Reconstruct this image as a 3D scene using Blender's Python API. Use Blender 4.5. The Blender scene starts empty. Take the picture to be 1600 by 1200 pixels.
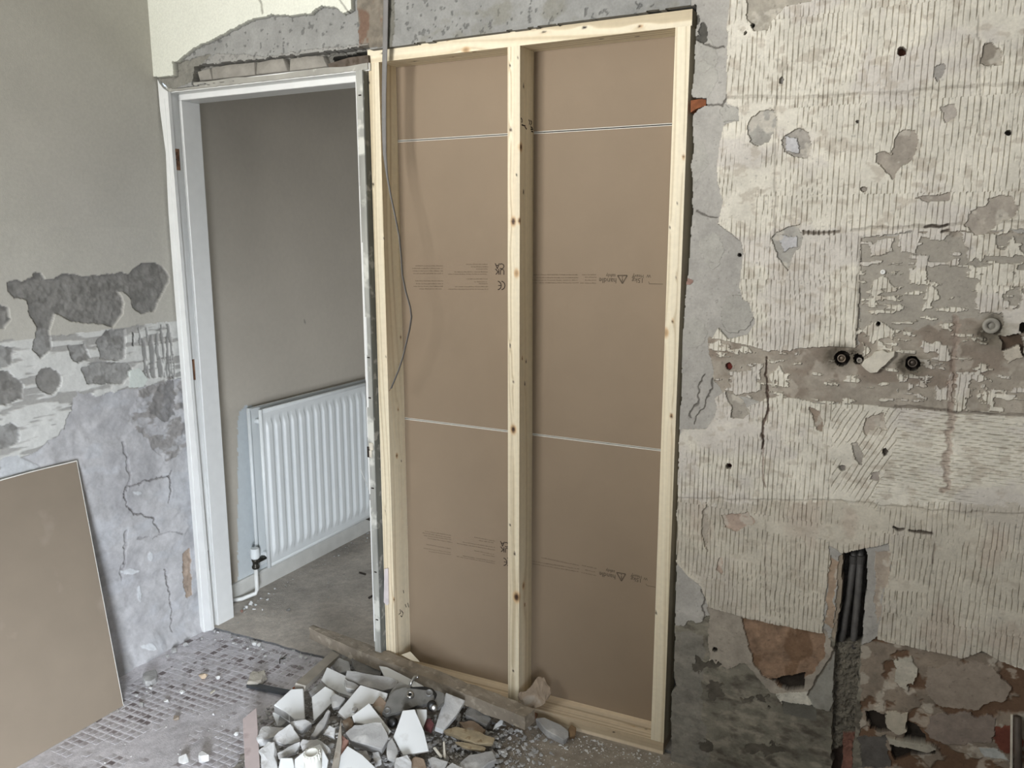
import bpy, bmesh, math, random
import numpy as np
from mathutils import Vector, Matrix

C = bpy.context.scene.collection
R = np.array
# ------------------------------------------------------------------ camera
CF, YAW, PIT = 1267.5, 0.4773, 0.1836
CAM = R([0.5794, -2.0682, 1.4773])
_c, _s = math.cos(YAW), math.sin(YAW)
FWD = R([-_s*math.cos(PIT), _c*math.cos(PIT), -math.sin(PIT)])
RGT = R([_c, _s, 0.0])
UPV = np.cross(RGT, FWD)
cd = bpy.data.cameras.new('camera')
cam = bpy.data.objects.new('camera', cd); C.objects.link(cam)
cd.sensor_width = 36.0; cd.lens = CF/1600*36.0
cd.clip_start = 0.02
mw = Matrix(((RGT[0], UPV[0], -FWD[0], CAM[0]), (RGT[1], UPV[1], -FWD[1], CAM[1]), (RGT[2], UPV[2], -FWD[2], CAM[2]), (0, 0, 0, 1)))
cam.matrix_world = mw
sc = bpy.context.scene
sc.camera = cam
# ------------------------------------------------------------------ view, world, lights
sc.view_settings.view_transform = 'Standard'
sc.view_settings.look = 'None'
sc.view_settings.gamma = 1.0
sc.view_settings.use_curve_mapping = False
sc.view_settings.exposure = 0.0
w = bpy.data.worlds.new('sky'); sc.world = w; w.use_nodes = True
w.node_tree.nodes['Background'].inputs[0].default_value = (0.80, 0.90, 1.0, 1)
w.node_tree.nodes['Background'].inputs[1].default_value = 1.2

def area(name, loc, rot, sx, sy, power, col, spread=180):
    l = bpy.data.lights.new(name, 'AREA'); l.shape = 'RECTANGLE'; l.size = sx; l.size_y = sy
    l.energy = power; l.color = col; l.spread = math.radians(spread)
    o = bpy.data.objects.new(name, l); C.objects.link(o); o.location = loc; o.rotation_euler = rot
    return o
# daylight through the kitchen windows and the glazed back door behind the camera, and the hallway door
area('window_daylight_1', (-1.17, -2.92, 1.82), (math.radians(108), 0, math.radians(-17)), 0.95, 0.80, 40, (1.0, 0.985, 0.955), 108)
area('window_daylight_2', (0.75, -2.92, 1.82), (math.radians(106), 0, 0), 0.7, 0.80, 4, (1.0, 0.98, 0.95), 120)
area('back_door_daylight', (0.82, -2.92, 0.66), (math.radians(76), 0, math.radians(53)), 0.60, 0.95, 31, (0.86, 0.92, 1.0), 66)
area('hall_daylight', (1.06, 2.7, 0.75), (0, math.radians(90), 0), 1.1, 0.6, 17, (0.95, 0.98, 1.0))
ROOM_L, ROOM_R, ROOM_F, ROOM_T = -1.86, 1.95, -2.8, 2.5

# ------------------------------------------------------------------ helpers
SLOPE = 0.025                                   # the old floor falls gently to the left
def floor_z(x): return SLOPE*x
def ray(px, py): return FWD + (px-800)/CF*RGT - (py-600)/CF*UPV
def at(px, py, **k):
    """point of a real plane (x=, y= or z= constant) seen at a pixel of the photograph"""
    a, v = list(k.items())[0]; i = 'xyz'.index(a); d = ray(px, py)
    return CAM + d*(v-CAM[i])/d[i]
def onfloor(px, py, h=0.0):
    d = ray(px, py); t = (SLOPE*CAM[0]+h-CAM[2])/(d[2]-SLOPE*d[0]); return CAM+d*t
def onplane(px, py, p0, n):
    d = ray(px, py); t = np.dot(p0-CAM, n)/np.dot(d, n); return CAM+d*t
def lin(c):
    c = R(c, dtype=float)/255.0
    return np.where(c <= 0.04045, c/12.92, ((c+0.055)/1.055)**2.4)
_tabs = {}
def vnoise(x, y, seed):
    if seed not in _tabs: _tabs[seed] = np.random.RandomState(seed).rand(64, 64)
    T = _tabs[seed]
    xf = np.floor(x); yf = np.floor(y); fx = x-xf; fy = y-yf
    xi = xf.astype(np.int64) & 63; yi = yf.astype(np.int64) & 63; xj = (xi+1) & 63; yj = (yi+1) & 63
    fx = fx*fx*(3-2*fx); fy = fy*fy*(3-2*fy)
    return (T[xi, yi]*(1-fx)+T[xj, yi]*fx)*(1-fy)+(T[xi, yj]*(1-fx)+T[xj, yj]*fx)*fy
def fbm(x, y, seed, o=4):
    a, s, t = 0.5, 0, 0
    for i in range(o):
        s = s+a*vnoise(x*2**i+i*7.3, y*2**i+i*3.1, seed+i); t += a; a *= 0.5
    return s/t
def inpoly(u, v, P):
    r = np.zeros(u.shape, bool); n = len(P)
    for i in range(n):
        x0, y0 = P[i]; x1, y1 = P[(i+1) % n]
        if y0 == y1: continue
        c = (y0 > v) != (y1 > v)
        r ^= c & (u < (x1-x0)*(v-y0)/(y1-y0)+x0)
    return r
def sm(a, b, x):
    t = np.clip((x-a)/(b-a), 0, 1); return t*t*(3-2*t)

# ---- materials
MATS = {}
def nodes_of(name):
    m = bpy.data.materials.new(name); m.use_nodes = True
    return m, m.node_tree.nodes, m.node_tree.links, m.node_tree.nodes['Principled BSDF']
def mat(name, col, rough=0.6, metal=0.0, spec=0.5, var=0.06, scale=30, bump=0.0, bscale=200, stretch=(1, 1, 1), dark=None, dscale=6, damt=0.0):
    """base colour with slight noise; optional second colour in patches, optional fine bump"""
    if name in MATS: return MATS[name]
    m, N, L, b = nodes_of(name)
    tc = N.new('ShaderNodeTexCoord'); mp = N.new('ShaderNodeMapping'); mp.inputs['Scale'].default_value = stretch
    L.new(tc.outputs['Object'], mp.inputs[0])
    nz = N.new('ShaderNodeTexNoise'); nz.inputs['Scale'].default_value = scale; nz.inputs['Detail'].default_value = 4
    L.new(mp.outputs[0], nz.inputs['Vector'])
    c = lin(col)
    rp = N.new('ShaderNodeValToRGB')
    rp.color_ramp.elements[0].position = 0.3; rp.color_ramp.elements[1].position = 0.7
    rp.color_ramp.elements[0].color = (*np.clip(c*(1-var*2), 0, 1), 1); rp.color_ramp.elements[1].color = (*np.clip(c*(1+var*2), 0, 1), 1)
    L.new(nz.outputs[0], rp.inputs[0]); out = rp.outputs[0]
    if dark is not None:
        n2 = N.new('ShaderNodeTexNoise'); n2.inputs['Scale'].default_value = dscale; n2.inputs['Detail'].default_value = 6
        L.new(tc.outputs['Object'], n2.inputs['Vector'])
        r2 = N.new('ShaderNodeValToRGB'); r2.color_ramp.elements[0].position = 0.62-damt*0.4; r2.color_ramp.elements[1].position = 0.72-damt*0.4
        L.new(n2.outputs[0], r2.inputs[0])
        mx = N.new('ShaderNodeMixRGB'); mx.inputs[2].default_value = (*lin(dark), 1)
        L.new(r2.outputs[0], mx.inputs[0]); L.new(out, mx.inputs[1]); out = mx.outputs[0]
    L.new(out, b.inputs['Base Color'])
    b.inputs['Roughness'].default_value = rough; b.inputs['Metallic'].default_value = metal
    b.inputs['Specular IOR Level'].default_value = spec
    if bump:
        n3 = N.new('ShaderNodeTexNoise'); n3.inputs['Scale'].default_value = bscale; n3.inputs['Detail'].default_value = 3
        L.new(tc.outputs['Object'], n3.inputs['Vector'])
        bp = N.new('ShaderNodeBump'); bp.inputs['Strength'].default_value = bump; bp.inputs['Distance'].default_value = 0.004
        L.new(n3.outputs[0], bp.inputs['Height']); L.new(bp.outputs[0], b.inputs['Normal'])
    MATS[name] = m; return m
def vmat(name, rough=0.9, var=0.05, scale=120, bump=0.25, bscale=350, spec=0.25):
    """material whose colour is the mesh's own colour layer, broken up by fine noise"""
    if name in MATS: return MATS[name]
    m, N, L, b = nodes_of(name)
    at_ = N.new('ShaderNodeVertexColor'); at_.layer_name = 'Col'
    tc = N.new('ShaderNodeTexCoord'); nz = N.new('ShaderNodeTexNoise'); nz.inputs['Scale'].default_value = scale; nz.inputs['Detail'].default_value = 5
    L.new(tc.outputs['Object'], nz.inputs['Vector'])
    mr = N.new('ShaderNodeMapRange'); mr.inputs[1].default_value = 0.3; mr.inputs[2].default_value = 0.7
    mr.inputs[3].default_value = 1-var*2; mr.inputs[4].default_value = 1+var*2
    L.new(nz.outputs[0], mr.inputs[0])
    vm = N.new('ShaderNodeVectorMath'); vm.operation = 'SCALE'
    L.new(at_.outputs[0], vm.inputs[0]); L.new(mr.outputs[0], vm.inputs[3]); L.new(vm.outputs[0], b.inputs['Base Color'])
    b.inputs['Roughness'].default_value = rough; b.inputs['Specular IOR Level'].default_value = spec
    n3 = N.new('ShaderNodeTexNoise'); n3.inputs['Scale'].default_value = bscale; n3.inputs['Detail'].default_value = 3
    L.new(tc.outputs['Object'], n3.inputs['Vector'])
    bp = N.new('ShaderNodeBump'); bp.inputs['Strength'].default_value = bump; bp.inputs['Distance'].default_value = 0.003
    L.new(n3.outputs[0], bp.inputs['Height']); L.new(bp.outputs[0], b.inputs['Normal'])
    MATS[name] = m; return m

# ---- object plumbing
def link(name, me, m=None, parent=None):
    o = bpy.data.objects.new(name, me); C.objects.link(o)
    if m is not None:
        for q in (m if isinstance(m, (list, tuple)) else [m]): me.materials.append(q)
    if parent is not None: o.parent = parent
    return o
def obj(name, bm, m=None, parent=None, smooth=False):
    bmesh.ops.recalc_face_normals(bm, faces=bm.faces[:])
    me = bpy.data.meshes.new(name); bm.to_mesh(me); bm.free()
    if smooth:
        me.polygons.foreach_set('use_smooth', [True]*len(me.polygons))
    return link(name, me, m, parent)
def tag(o, label=None, cat=None, group=None, kind=None):
    if label: o['label'] = label
    if cat: o['category'] = cat
    if group: o['group'] = group
    if kind: o['kind'] = kind
    return o
def empty(name, loc=(0, 0, 0)):
    o = bpy.data.objects.new(name, None); C.objects.link(o); o.location = loc; return o
def struct(o): o['kind'] = 'structure'; return o
def child(o, parent):
    """parent a mesh made in world coordinates to an empty standing at its base"""
    o.parent = parent; o.matrix_parent_inverse = Matrix.Translation(-Vector(parent.location)); return o
def box(bm, a, b, bev=0.0):
    a = [min(p, q) for p, q in zip(a, b)] if False else a
    vs = [bm.verts.new((x, y, z)) for x in (a[0], b[0]) for y in (a[1], b[1]) for z in (a[2], b[2])]
    fs = [(0, 1, 3, 2), (4, 6, 7, 5), (0, 4, 5, 1), (2, 3, 7, 6), (0, 2, 6, 4), (1, 5, 7, 3)]
    F = [bm.faces.new([vs[i] for i in f]) for f in fs]
    if bev:
        es = list({e for f in F for e in f.edges})
        bmesh.ops.bevel(bm, geom=es, offset=bev, segments=1, affect='EDGES', profile=0.5)
    return bm
def tube(bm, pts, r, n=10, cap=True, flat=1.0):
    pts = [Vector(p) for p in pts]; rings = []
    rr = r if isinstance(r, (list, tuple)) else [r]*len(pts)
    up = None
    for i, p in enumerate(pts):
        d = (pts[min(i+1, len(pts)-1)]-pts[max(i-1, 0)]).normalized()
        if up is None:
            up = Vector((0, 0, 1)) if abs(d.z) < 0.9 else Vector((0, 1, 0))
        a = d.cross(up).normalized(); b = a.cross(d).normalized(); up = b
        rings.append([bm.verts.new(p+a*math.cos(t)*rr[i]+b*math.sin(t)*rr[i]*flat) for t in [2*math.pi*k/n for k in range(n)]])
    for A, B in zip(rings, rings[1:]):
        for k in range(n): bm.faces.new((A[k], A[(k+1) % n], B[(k+1) % n], B[k]))
    if cap:
        bm.faces.new(rings[0][::-1]); bm.faces.new(rings[-1])
    return bm
def lathe(bm, prof, M, n=20):
    """(radius, height) profile turned round the local z axis, placed by matrix M"""
    rings = []
    for r, z in prof:
        rings.append([bm.verts.new(M @ Vector((r*math.cos(2*math.pi*k/n), r*math.sin(2*math.pi*k/n), z))) for k in range(n)])
    for A, B in zip(rings, rings[1:]):
        for k in range(n): bm.faces.new((A[k], A[(k+1) % n], B[(k+1) % n], B[k]))
    bm.faces.new(rings[0][::-1]); bm.faces.new(rings[-1])
    return bm
def frame_to(p, n):
    z = Vector(n).normalized(); x = z.cross(Vector((0, 0, 1)))
    if x.length < 1e-3: x = Vector((1, 0, 0))
    x.normalize(); y = z.cross(x)
    return Matrix(((x.x, y.x, z.x, p[0]), (x.y, y.y, z.y, p[1]), (x.z, y.z, z.z, p[2]), (0, 0, 0, 1)))

class GridSet:
    """collects coloured height-field grids into one mesh"""
    def __init__(s): s.v = []; s.c = []; s.f = []; s.n = 0
    def add(s, P, col, keep=None, back=None, flip=False):
        a, b = P.shape[:2]; idx = np.arange(a*b).reshape(a, b)+s.n
        q = np.stack([idx[:-1, :-1], idx[1:, :-1], idx[1:, 1:], idx[:-1, 1:]], -1)
        if flip: q = q[..., ::-1]
        if keep is None: keep = np.ones((a-1, b-1), bool)
        s.v.append(P.reshape(-1, 3)); s.c.append(col.reshape(-1, 3)); s.f.append(q[keep]); s.n += a*b
        if back is not None:
            E = []
            k = np.pad(keep, 1)
            di = k[1:-1, 1:]^k[1:-1, :-1]        # edges between cells along second axis
            i, j = np.nonzero(di); E.append(np.stack([idx[i, j], idx[i+1, j]], -1))
            dj = k[1:, 1:-1]^k[:-1, 1:-1]
            i, j = np.nonzero(dj); E.append(np.stack([idx[i, j], idx[i, j+1]], -1))
            E = np.concatenate(E)-(s.n-a*b)
            pv = P.reshape(-1, 3); cv = col.reshape(-1, 3)
            A, B = pv[E[:, 0]], pv[E[:, 1]]; n = len(E)
            V = np.concatenate([A, B, B+back, A+back]); s.v.append(V)
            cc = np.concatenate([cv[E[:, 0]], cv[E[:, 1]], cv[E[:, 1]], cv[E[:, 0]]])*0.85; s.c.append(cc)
            r = np.arange(n)+s.n; s.f.append(np.stack([r, r+n, r+2*n, r+3*n], -1)); s.n += 4*n
    def build(s, name, m, parent=None, smooth=True):
        V = np.concatenate(s.v).astype(np.float32); F = np.concatenate(s.f).astype(np.int32); K = np.concatenate(s.c)
        used = np.zeros(len(V), bool); used[F.ravel()] = True
        mp = np.cumsum(used)-1; V = V[used]; K = K[used]; F = mp[F].astype(np.int32)
        me = bpy.data.meshes.new(name)
        me.vertices.add(len(V)); me.vertices.foreach_set('co', V.ravel())
        me.loops.add(F.size); me.loops.foreach_set('vertex_index', F.ravel())
        me.polygons.add(len(F)); me.polygons.foreach_set('loop_start', np.arange(0, F.size, 4, dtype=np.int32))
        me.polygons.foreach_set('use_smooth', np.full(len(F), smooth))
        me.update(calc_edges=True)
        ca = me.color_attributes.new('Col', 'FLOAT_COLOR', 'POINT')
        rgba = np.ones((len(V), 4), np.float32); rgba[:, :3] = lin(np.clip(K, 0, 255)); ca.data.foreach_set('color', rgba.ravel())
        return link(name, me, m, parent)

class Relief:
    """a stretch of wall as layers: u runs along the wall, v is height"""
    def __init__(s, us, vs, proj, base, seed):
        s.u, s.v = np.meshgrid(us, vs, indexing='ij'); s.proj = proj; s.seed = seed
        s.h = np.zeros(s.u.shape); s.c = np.empty(s.u.shape+(3,)); s.c[:] = base
        s.uv_box = (us[0], us[-1], vs[0], vs[-1]); s.layer = np.zeros(s.u.shape, np.int8)
        s.w1 = fbm(s.u*45, s.v*45, seed+50, 4)-0.5; s.w2 = fbm(s.u*45+31, s.v*45+17, seed+60, 4)-0.5
    def mask(s, poly, jit=0.006):
        P = [s.proj(*p) for p in poly]
        us = [p[0] for p in P]; vs = [p[1] for p in P]; m = np.zeros(s.u.shape, bool)
        k = jit*1.5+0.002
        U = s.u[:, 0]; V = s.v[0]
        i0, i1 = np.searchsorted(U, min(us)-k), np.searchsorted(U, max(us)+k)
        j0, j1 = np.searchsorted(V, min(vs)-k), np.searchsorted(V, max(vs)+k)
        if i1 <= i0 or j1 <= j0: return m
        sl = (slice(i0, i1), slice(j0, j1))
        m[sl] = inpoly(s.u[sl]+s.w1[sl]*jit*2.2, s.v[sl]+s.w2[sl]*jit*2.2, P)
        return m
    def ell(s, cx, cy, rx, ry, jit=0.012):
        return s.mask([(cx+rx*math.cos(t), cy+ry*math.sin(t)) for t in np.linspace(0, 2*math.pi, 15)[:-1]], jit)
    def nz(s, fu, fv, seed, o=4): return fbm(s.u*fu, s.v*fv, seed, o)
    def put(s, m, col, h=None, tex=0.0, f=60, layer=0, rough=0.0):
        n = fbm(s.u[m]*f, s.v[m]*f, s.seed+7, 4)
        s.c[m] = R(col, dtype=float)*(1+(n-0.5)[:, None]*2*tex)
        if h is not None: s.h[m] = h+(fbm(s.u[m]*f*1.5+9, s.v[m]*f*1.5, s.seed+19, 4)-0.5)*2*rough
        s.layer[m] = layer
    def blend(s, m, col, a):
        a = np.asarray(a); a = a[m] if a.shape == m.shape else np.full(m.sum(), float(a))
        s.c[m] = s.c[m]*(1-a[:, None])+R(col, dtype=float)*a[:, None]
    def line(s, pts, wd, dh, col=None, a=1.0, jit=0.006):
        P = [s.proj(*p) for p in pts]
        us = [p[0] for p in P]; vs = [p[1] for p in P]; k = wd*3+jit*2
        U = s.u[:, 0]; V = s.v[0]
        sl = (slice(np.searchsorted(U, min(us)-k), np.searchsorted(U, max(us)+k)), slice(np.searchsorted(V, min(vs)-k), np.searchsorted(V, max(vs)+k)))
        u = s.u[sl]+s.w1[sl]*jit*2; v = s.v[sl]+s.w2[sl]*jit*2
        if u.size == 0: return
        d = np.full(u.shape, 9.0)
        for (x0, y0), (x1, y1) in zip(P, P[1:]):
            L2 = (x1-x0)**2+(y1-y0)**2+1e-12
            t = np.clip(((u-x0)*(x1-x0)+(v-y0)*(y1-y0))/L2, 0, 1)
            d = np.minimum(d, np.hypot(u-x0-t*(x1-x0), v-y0-t*(y1-y0)))
        k = np.clip(1-d/wd, 0, 1)
        s.h[sl] += dh*k
        if col is not None:
            k = np.clip(k*2, 0, 1)*a
            s.c[sl] = s.c[sl]*(1-k[..., None])+R(col, dtype=float)*k[..., None]
def coarse(gs, us, vs, f, col, seed, amp=0.08, flip=False):
    u, v = np.meshgrid(us, vs, indexing='ij'); n = fbm(u*8, v*8, seed, 5)
    k = R(col, dtype=float)*(1+(n-0.5)[..., None]*2*amp)
    gs.add(f(u, v, 0*u), k, flip=flip)
rnd = random.Random(7)

# ------------------------------------------------------------------ wall_back: the stripped wall with the doorway
PLASTER = vmat('stripped_wall', rough=0.92, var=0.035, scale=160, bump=0.22, bscale=300)
WY = -0.02
def pb(px, py):
    p = at(px, py, y=WY); return (p[0], p[2])
gsb = GridSet()
W = Relief(np.arange(0.004, 0.955, 0.002), np.arange(-0.02, 2.165, 0.002), pb, (166, 163, 157), 100)
CREAM = (214, 209, 196); GREY = (150, 148, 143); PINK = (157, 149, 137); BROWN = (128, 98, 74); DK = (52, 46, 40); OLIVE = (122, 118, 106)
n1 = W.nz(9, 9, 1, 5); n2 = W.nz(30, 30, 2, 4); n3 = W.nz(90, 90, 3, 3)
W.c *= (1+(n1-0.5)*0.16+(n2-0.5)*0.10)[..., None]
W.h += (n1-0.5)*0.010+(n2-0.5)*0.004
full = np.ones(W.u.shape, bool)
# grey render strip: stone-like humps and hairline cracks beside the timber frame
for e, d in (((1100, 85, 22, 28), .002), ((1095, 125, 26, 30), .002), ((1142, 178, 15, 14), .006), ((1112, 390, 18, 28), .003), ((1150, 490, 28, 30), .008), ((1085, 520, 20, 26), .002), ((1080, 250, 24, 36), .0015)):
    m = W.ell(*e); W.blend(m, (168, 166, 158), .5); W.h[m] += d*.35
for p in ([(1082, 62), (1110, 70), (1135, 72)], [(1103, 165), (1118, 165), (1130, 169), (1136, 150)], [(1100, 585), (1090, 625), (1078, 650)], [(1090, 330), (1120, 342)], [(1098, 880), (1100, 960), (1090, 1060)], [(1120, 560), (1112, 610), (1085, 660)]):
    W.line(p, .003, -.003, (96, 92, 86), .7, .01)
for e in ((1098, 45, 4, 12), (1092, 60, 8, 6), (1086, 30, 5, 8)):
    W.put(W.ell(*e), (92, 90, 84), -.006, .2)
# lower right: dirty render, brown scratch coat, damp patches
m = W.mask([(1036, 985), (1110, 960), (1300, 1000), (1600, 1010), (2100, 1250), (1030, 1250)], .02)
W.put(m, OLIVE, -.002, .16, 22, 0, .003)
W.blend(m, (168, 160, 145), sm(.45, .75, W.nz(34, 70, 11, 5))*.5)
W.blend(m, (78, 72, 64), sm(.50, .80, W.nz(30, 60, 12, 5))*.7)
m = W.mask([(1040, 985), (1100, 990), (1095, 1100), (1110, 1200), (1035, 1200)], .01); W.blend(m, (134, 131, 124), .6)
W.h -= m*0.0
m = W.mask([(1107, 945), (1158, 958), (1215, 972), (1292, 985), (1305, 1020), (1270, 1075), (1255, 1100), (1200, 1080), (1165, 1035), (1135, 1045), (1108, 1035)], .008)
W.put(m, PINK, .001, .12, 40, 1, .001)
m = W.mask([(1160, 966), (1215, 976), (1288, 990), (1290, 1020), (1270, 1052), (1250, 1066), (1220, 1074), (1190, 1052), (1175, 1030)], .008)
W.put(m, (140, 116, 96), -.004, .22, 50, 1, .002)
W.blend(m, (110, 86, 66), sm(.5, .62, W.nz(30, 14, 13, 4))*.7)
W.put(W.mask([(1204, 1062), (1228, 1056), (1258, 1052), (1256, 1076), (1232, 1079)], .006), DK, -.022, .2)
W.put(W.mask([(1210, 1084), (1262, 1080), (1274, 1100), (1240, 1112), (1222, 1102)], .006), (196, 192, 180), .003, .1, 60, 0, .002)
W.put(W.mask([(1222, 1096), (1274, 1104), (1276, 1128), (1224, 1116)], .004), (104, 102, 94), -.003, .1)
W.put(W.mask([(1262, 1085), (1290, 1045), (1306, 1015), (1306, 1090), (1296, 1110), (1270, 1105)], .004), (142, 140, 132), .002, .08)
W.line([(1262, 1085), (1290, 1040), (1306, 1012)], .003, -.003, (84, 78, 70), .8)
for e in ((1118, 1080, 16, 14), (1100, 1040, 20, 10), (1190, 1090, 10, 7), (1168, 1098, 10, 7), (1196, 1170, 30, 12), (1104, 1168, 10, 10)):
    W.put(W.ell(*e, jit=.02), (92, 87, 78), -.004, .2)
# right of the pipe chase
m = W.mask([(1345, 1008), (1372, 995), (1440, 1000), (1600, 1035), (2100, 1060), (2100, 1210), (1345, 1210)], .008)
W.put(m, (140, 128, 114), -.001, .16, 30, 1, .002)
W.blend(m, (104, 80, 62), sm(.44, .52, W.nz(17, 22, 15, 5))*.9); W.h -= .004*m*sm(.44, .52, W.nz(17, 22, 15, 5))
W.blend(m, (188, 180, 166), sm(.58, .64, W.nz(26, 26, 16, 5))*.7)
W.put(W.mask([(1450, 1045), (1490, 1032), (1550, 1038), (1582, 1070), (1570, 1095), (1530, 1108), (1470, 1105), (1445, 1080)], .012), (150, 138, 125), .001, .08)
W.put(W.mask([(1395, 1030), (1425, 1022), (1432, 1050), (1418, 1075), (1396, 1065)], .012), (186, 180, 166), .003, .1)
W.put(W.mask([(1448, 1120), (1510, 1112), (1560, 1125), (1550, 1160), (1500, 1165), (1450, 1150)], .012), (138, 126, 116), .001, .1)
for p in ([(1352, 1112), (1385, 1118), (1396, 1145), (1360, 1140)], [(1412, 1124), (1438, 1138), (1446, 1160), (1414, 1154)], [(1392, 1158), (1460, 1168), (1462, 1178), (1425, 1180), (1396, 1190)]):
    W.put(W.mask(p, .008), DK, -.02, .2)
W.put(W.mask([(1386, 1150), (1455, 1160), (1464, 1167), (1450, 1172), (1390, 1160)], .003), (170, 164, 150), .012, .1)
W.put(W.mask([(1386, 1114), (1418, 1112), (1416, 1142), (1400, 1148), (1384, 1136)], .008), (176, 168, 152), .002, .1)
W.put(W.mask([(1556, 1138), (1590, 1130), (1596, 1170), (1572, 1182), (1556, 1160)], .012), (112, 66, 54), -.002, .15)
W.put(W.mask([(1528, 1168), (1560, 1172), (1576, 1190), (1540, 1182)], .006), (178, 180, 176), .001, .1)
W.put(W.mask([(1340, 1150), (1385, 1150), (1390, 1200), (1345, 1200)], .012), (96, 92, 88), -.003, .15)
# exposed brown band of old plaster
band = W.mask([(1108, 528), (1150, 530), (1190, 535), (1240, 540), (1300, 535), (1342, 540), (1344, 372), (1420, 366), (1470, 352), (1600, 365), (2100, 370), (2100, 655), (1600, 652), (1487, 645), (1365, 636), (1246, 626), (1197, 626), (1134, 618), (1114, 592)], .008)
W.put(band, PINK, .001, .10, 40, 1, .001)
up = band & W.mask([(1342, 372), (2100, 360), (2100, 500), (1500, 500), (1430, 515), (1342, 515)], .01)
W.blend(up, (163, 158, 148), .75)
m = band & ~up
W.blend(m, (134, 122, 110), sm(.46, .66, W.nz(10, 20, 21, 5))*.8)
W.blend(m, (178, 170, 158), sm(.54, .62, W.nz(24, 20, 22, 4))*.7)
# tile adhesive, combed with a notched trowel
A1 = W.mask([(1143, -40), (1137, 35), (1137, 79), (1135, 105), (1136, 163), (1155, 168), (1155, 189), (1131, 196), (1125, 227), (1120, 259), (1123, 290), (1130, 315), (1125, 336), (1122, 350), (1141, 364), (1158, 378), (1161, 395), (1160, 415), (1156, 450), (1162, 469), (1171, 474), (1181, 502), (1169, 522), (1140, 530), (1122, 513), (1113, 529), (1141, 534), (1186, 544), (1239, 546), (1295, 541), (1337, 544), (1340, 505), (1344, 430), (1346, 372), (1420, 362), (1500, 362), (1600, 358), (2100, 355), (2100, -60)], .003)
A2 = W.mask([(1134, 611), (1116, 621), (1120, 639), (1118, 651), (1104, 670), (1067, 670), (1057, 688), (1057, 723), (1053, 765), (1053, 869), (1058, 880), (1076, 901), (1096, 917), (1107, 949), (1158, 963), (1215, 976), (1286, 990), (1288, 951), (1294, 912), (1299, 876), (1295, 851), (1315, 864), (1351, 857), (1388, 849), (1392, 887), (1383, 915), (1374, 979), (1372, 999), (1422, 1010), (1504, 1027), (1536, 1017), (1564, 1033), (1600, 1046), (2100, 1066), (2100, 660), (1600, 648), (1540, 642), (1487, 641), (1400, 637), (1365, 632), (1323, 632), (1274, 630), (1246, 621), (1197, 621), (1160, 640)], .003)
A3 = np.zeros(W.u.shape, bool)
for p in ([(1424, 398), (1450, 400), (1446, 445), (1424, 444)], [(1445, 440), (1475, 465), (1495, 460), (1498, 490), (1440, 495), (1446, 470)], [(1530, 420), (1562, 425), (1600, 420), (2100, 420), (2100, 500), (1600, 500), (1575, 540), (1565, 500), (1530, 478), (1522, 452)], [(1352, 380), (1392, 372), (1396, 392), (1362, 404)], [(1362, 440), (1388, 430), (1398, 452), (1372, 458)], [(1400, 365), (1440, 366), (1430, 395), (1405, 392)], [(1500, 365), (1580, 362), (1600, 400), (1540, 400), (1520, 420)], [(1338, 520), (1372, 500), (1398, 515), (1396, 545), (1350, 552)],
          [(1140, 592), (1165, 572), (1190, 568), (1192, 610), (1150, 618)], [(1206, 588), (1222, 570), (1234, 600), (1206, 606)], [(1495, 578), (1530, 580), (1556, 612), (1552, 640), (1494, 641)], [(1402, 580), (1424, 582), (1428, 610), (1402, 616)], [(1460, 602), (1488, 580), (1490, 628), (1466, 626)], [(1110, 532), (1150, 540), (1184, 548), (1150, 552), (1112, 545)], [(1566, 500), (1600, 520), (2100, 540), (1640, 560), (1590, 552)], [(1436, 530), (1480, 538), (1486, 556), (1446, 548)]):
    A3 |= W.mask(p, .010)
nA = W.nz(34, 34, 31, 4)
A3 &= nA > .40
A3 |= band & (W.nz(26, 90, 33, 4) > .635)
# trowel directions in cells the size of the old tiles
cu = np.floor((W.u+0.03)/0.148).astype(int); cv = np.floor((W.v+0.02+0.0*W.u)/0.198).astype(int)
ang = np.zeros(W.u.shape); rs = np.random.RandomState(5)
jt = rs.rand(40, 40)
cj = jt[cu % 40, cv % 40]
ph = cj*0.006
hz = W.mask([(1405, 640), (2100, 655), (2100, 805), (1360, 780), (1400, 700)], .004)
cur = W.mask([(1300, 640), (1410, 640), (1408, 720), (1370, 800), (1300, 770)], .01)
warp = (W.nz(6, 2.0, 35, 2)-.5)*.026+(W.nz(24, 11, 36, 2)-.5)*.008+(W.nz(50, 26, 34, 2)-.5)*.0035
s_ = W.u+warp+ph+(W.v-1)*0.06*(cj-.4)
swirl = W.nz(4, 4, 37, 2)-.5
s_ = np.where(cur, W.u*.9-W.v*.42+warp, s_)
s_ = np.where(hz, (W.v+W.u*.07+warp*.25)*1.25, s_)
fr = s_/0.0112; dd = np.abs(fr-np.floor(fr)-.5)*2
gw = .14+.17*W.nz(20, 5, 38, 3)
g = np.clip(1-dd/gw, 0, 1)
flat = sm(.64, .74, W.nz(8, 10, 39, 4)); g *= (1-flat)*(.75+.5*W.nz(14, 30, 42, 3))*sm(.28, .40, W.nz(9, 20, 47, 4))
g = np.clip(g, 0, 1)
for A in (A1, A2, A3):
    W.put(A, CREAM, .005, .05, 35, 2, .0006)
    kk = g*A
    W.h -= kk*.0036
    W.blend(A, (150, 144, 132), kk*.45)  # groove shade put into the colour, with a little dirt
    W.blend(A, (196, 190, 184), sm(.5, .62, W.nz(7, 9, 40, 4))*.6)
    W.blend(A, (176, 166, 152), sm(.60, .70, W.nz(40, 60, 41, 4))*.5)
m = A2 & W.mask([(1050, 780), (2100, 800), (2100, 1070), (1050, 1000)], .02); W.blend(m, (176, 168, 152), .45)  # lower adhesive browned, with light falloff towards the floor put into the colour
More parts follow.
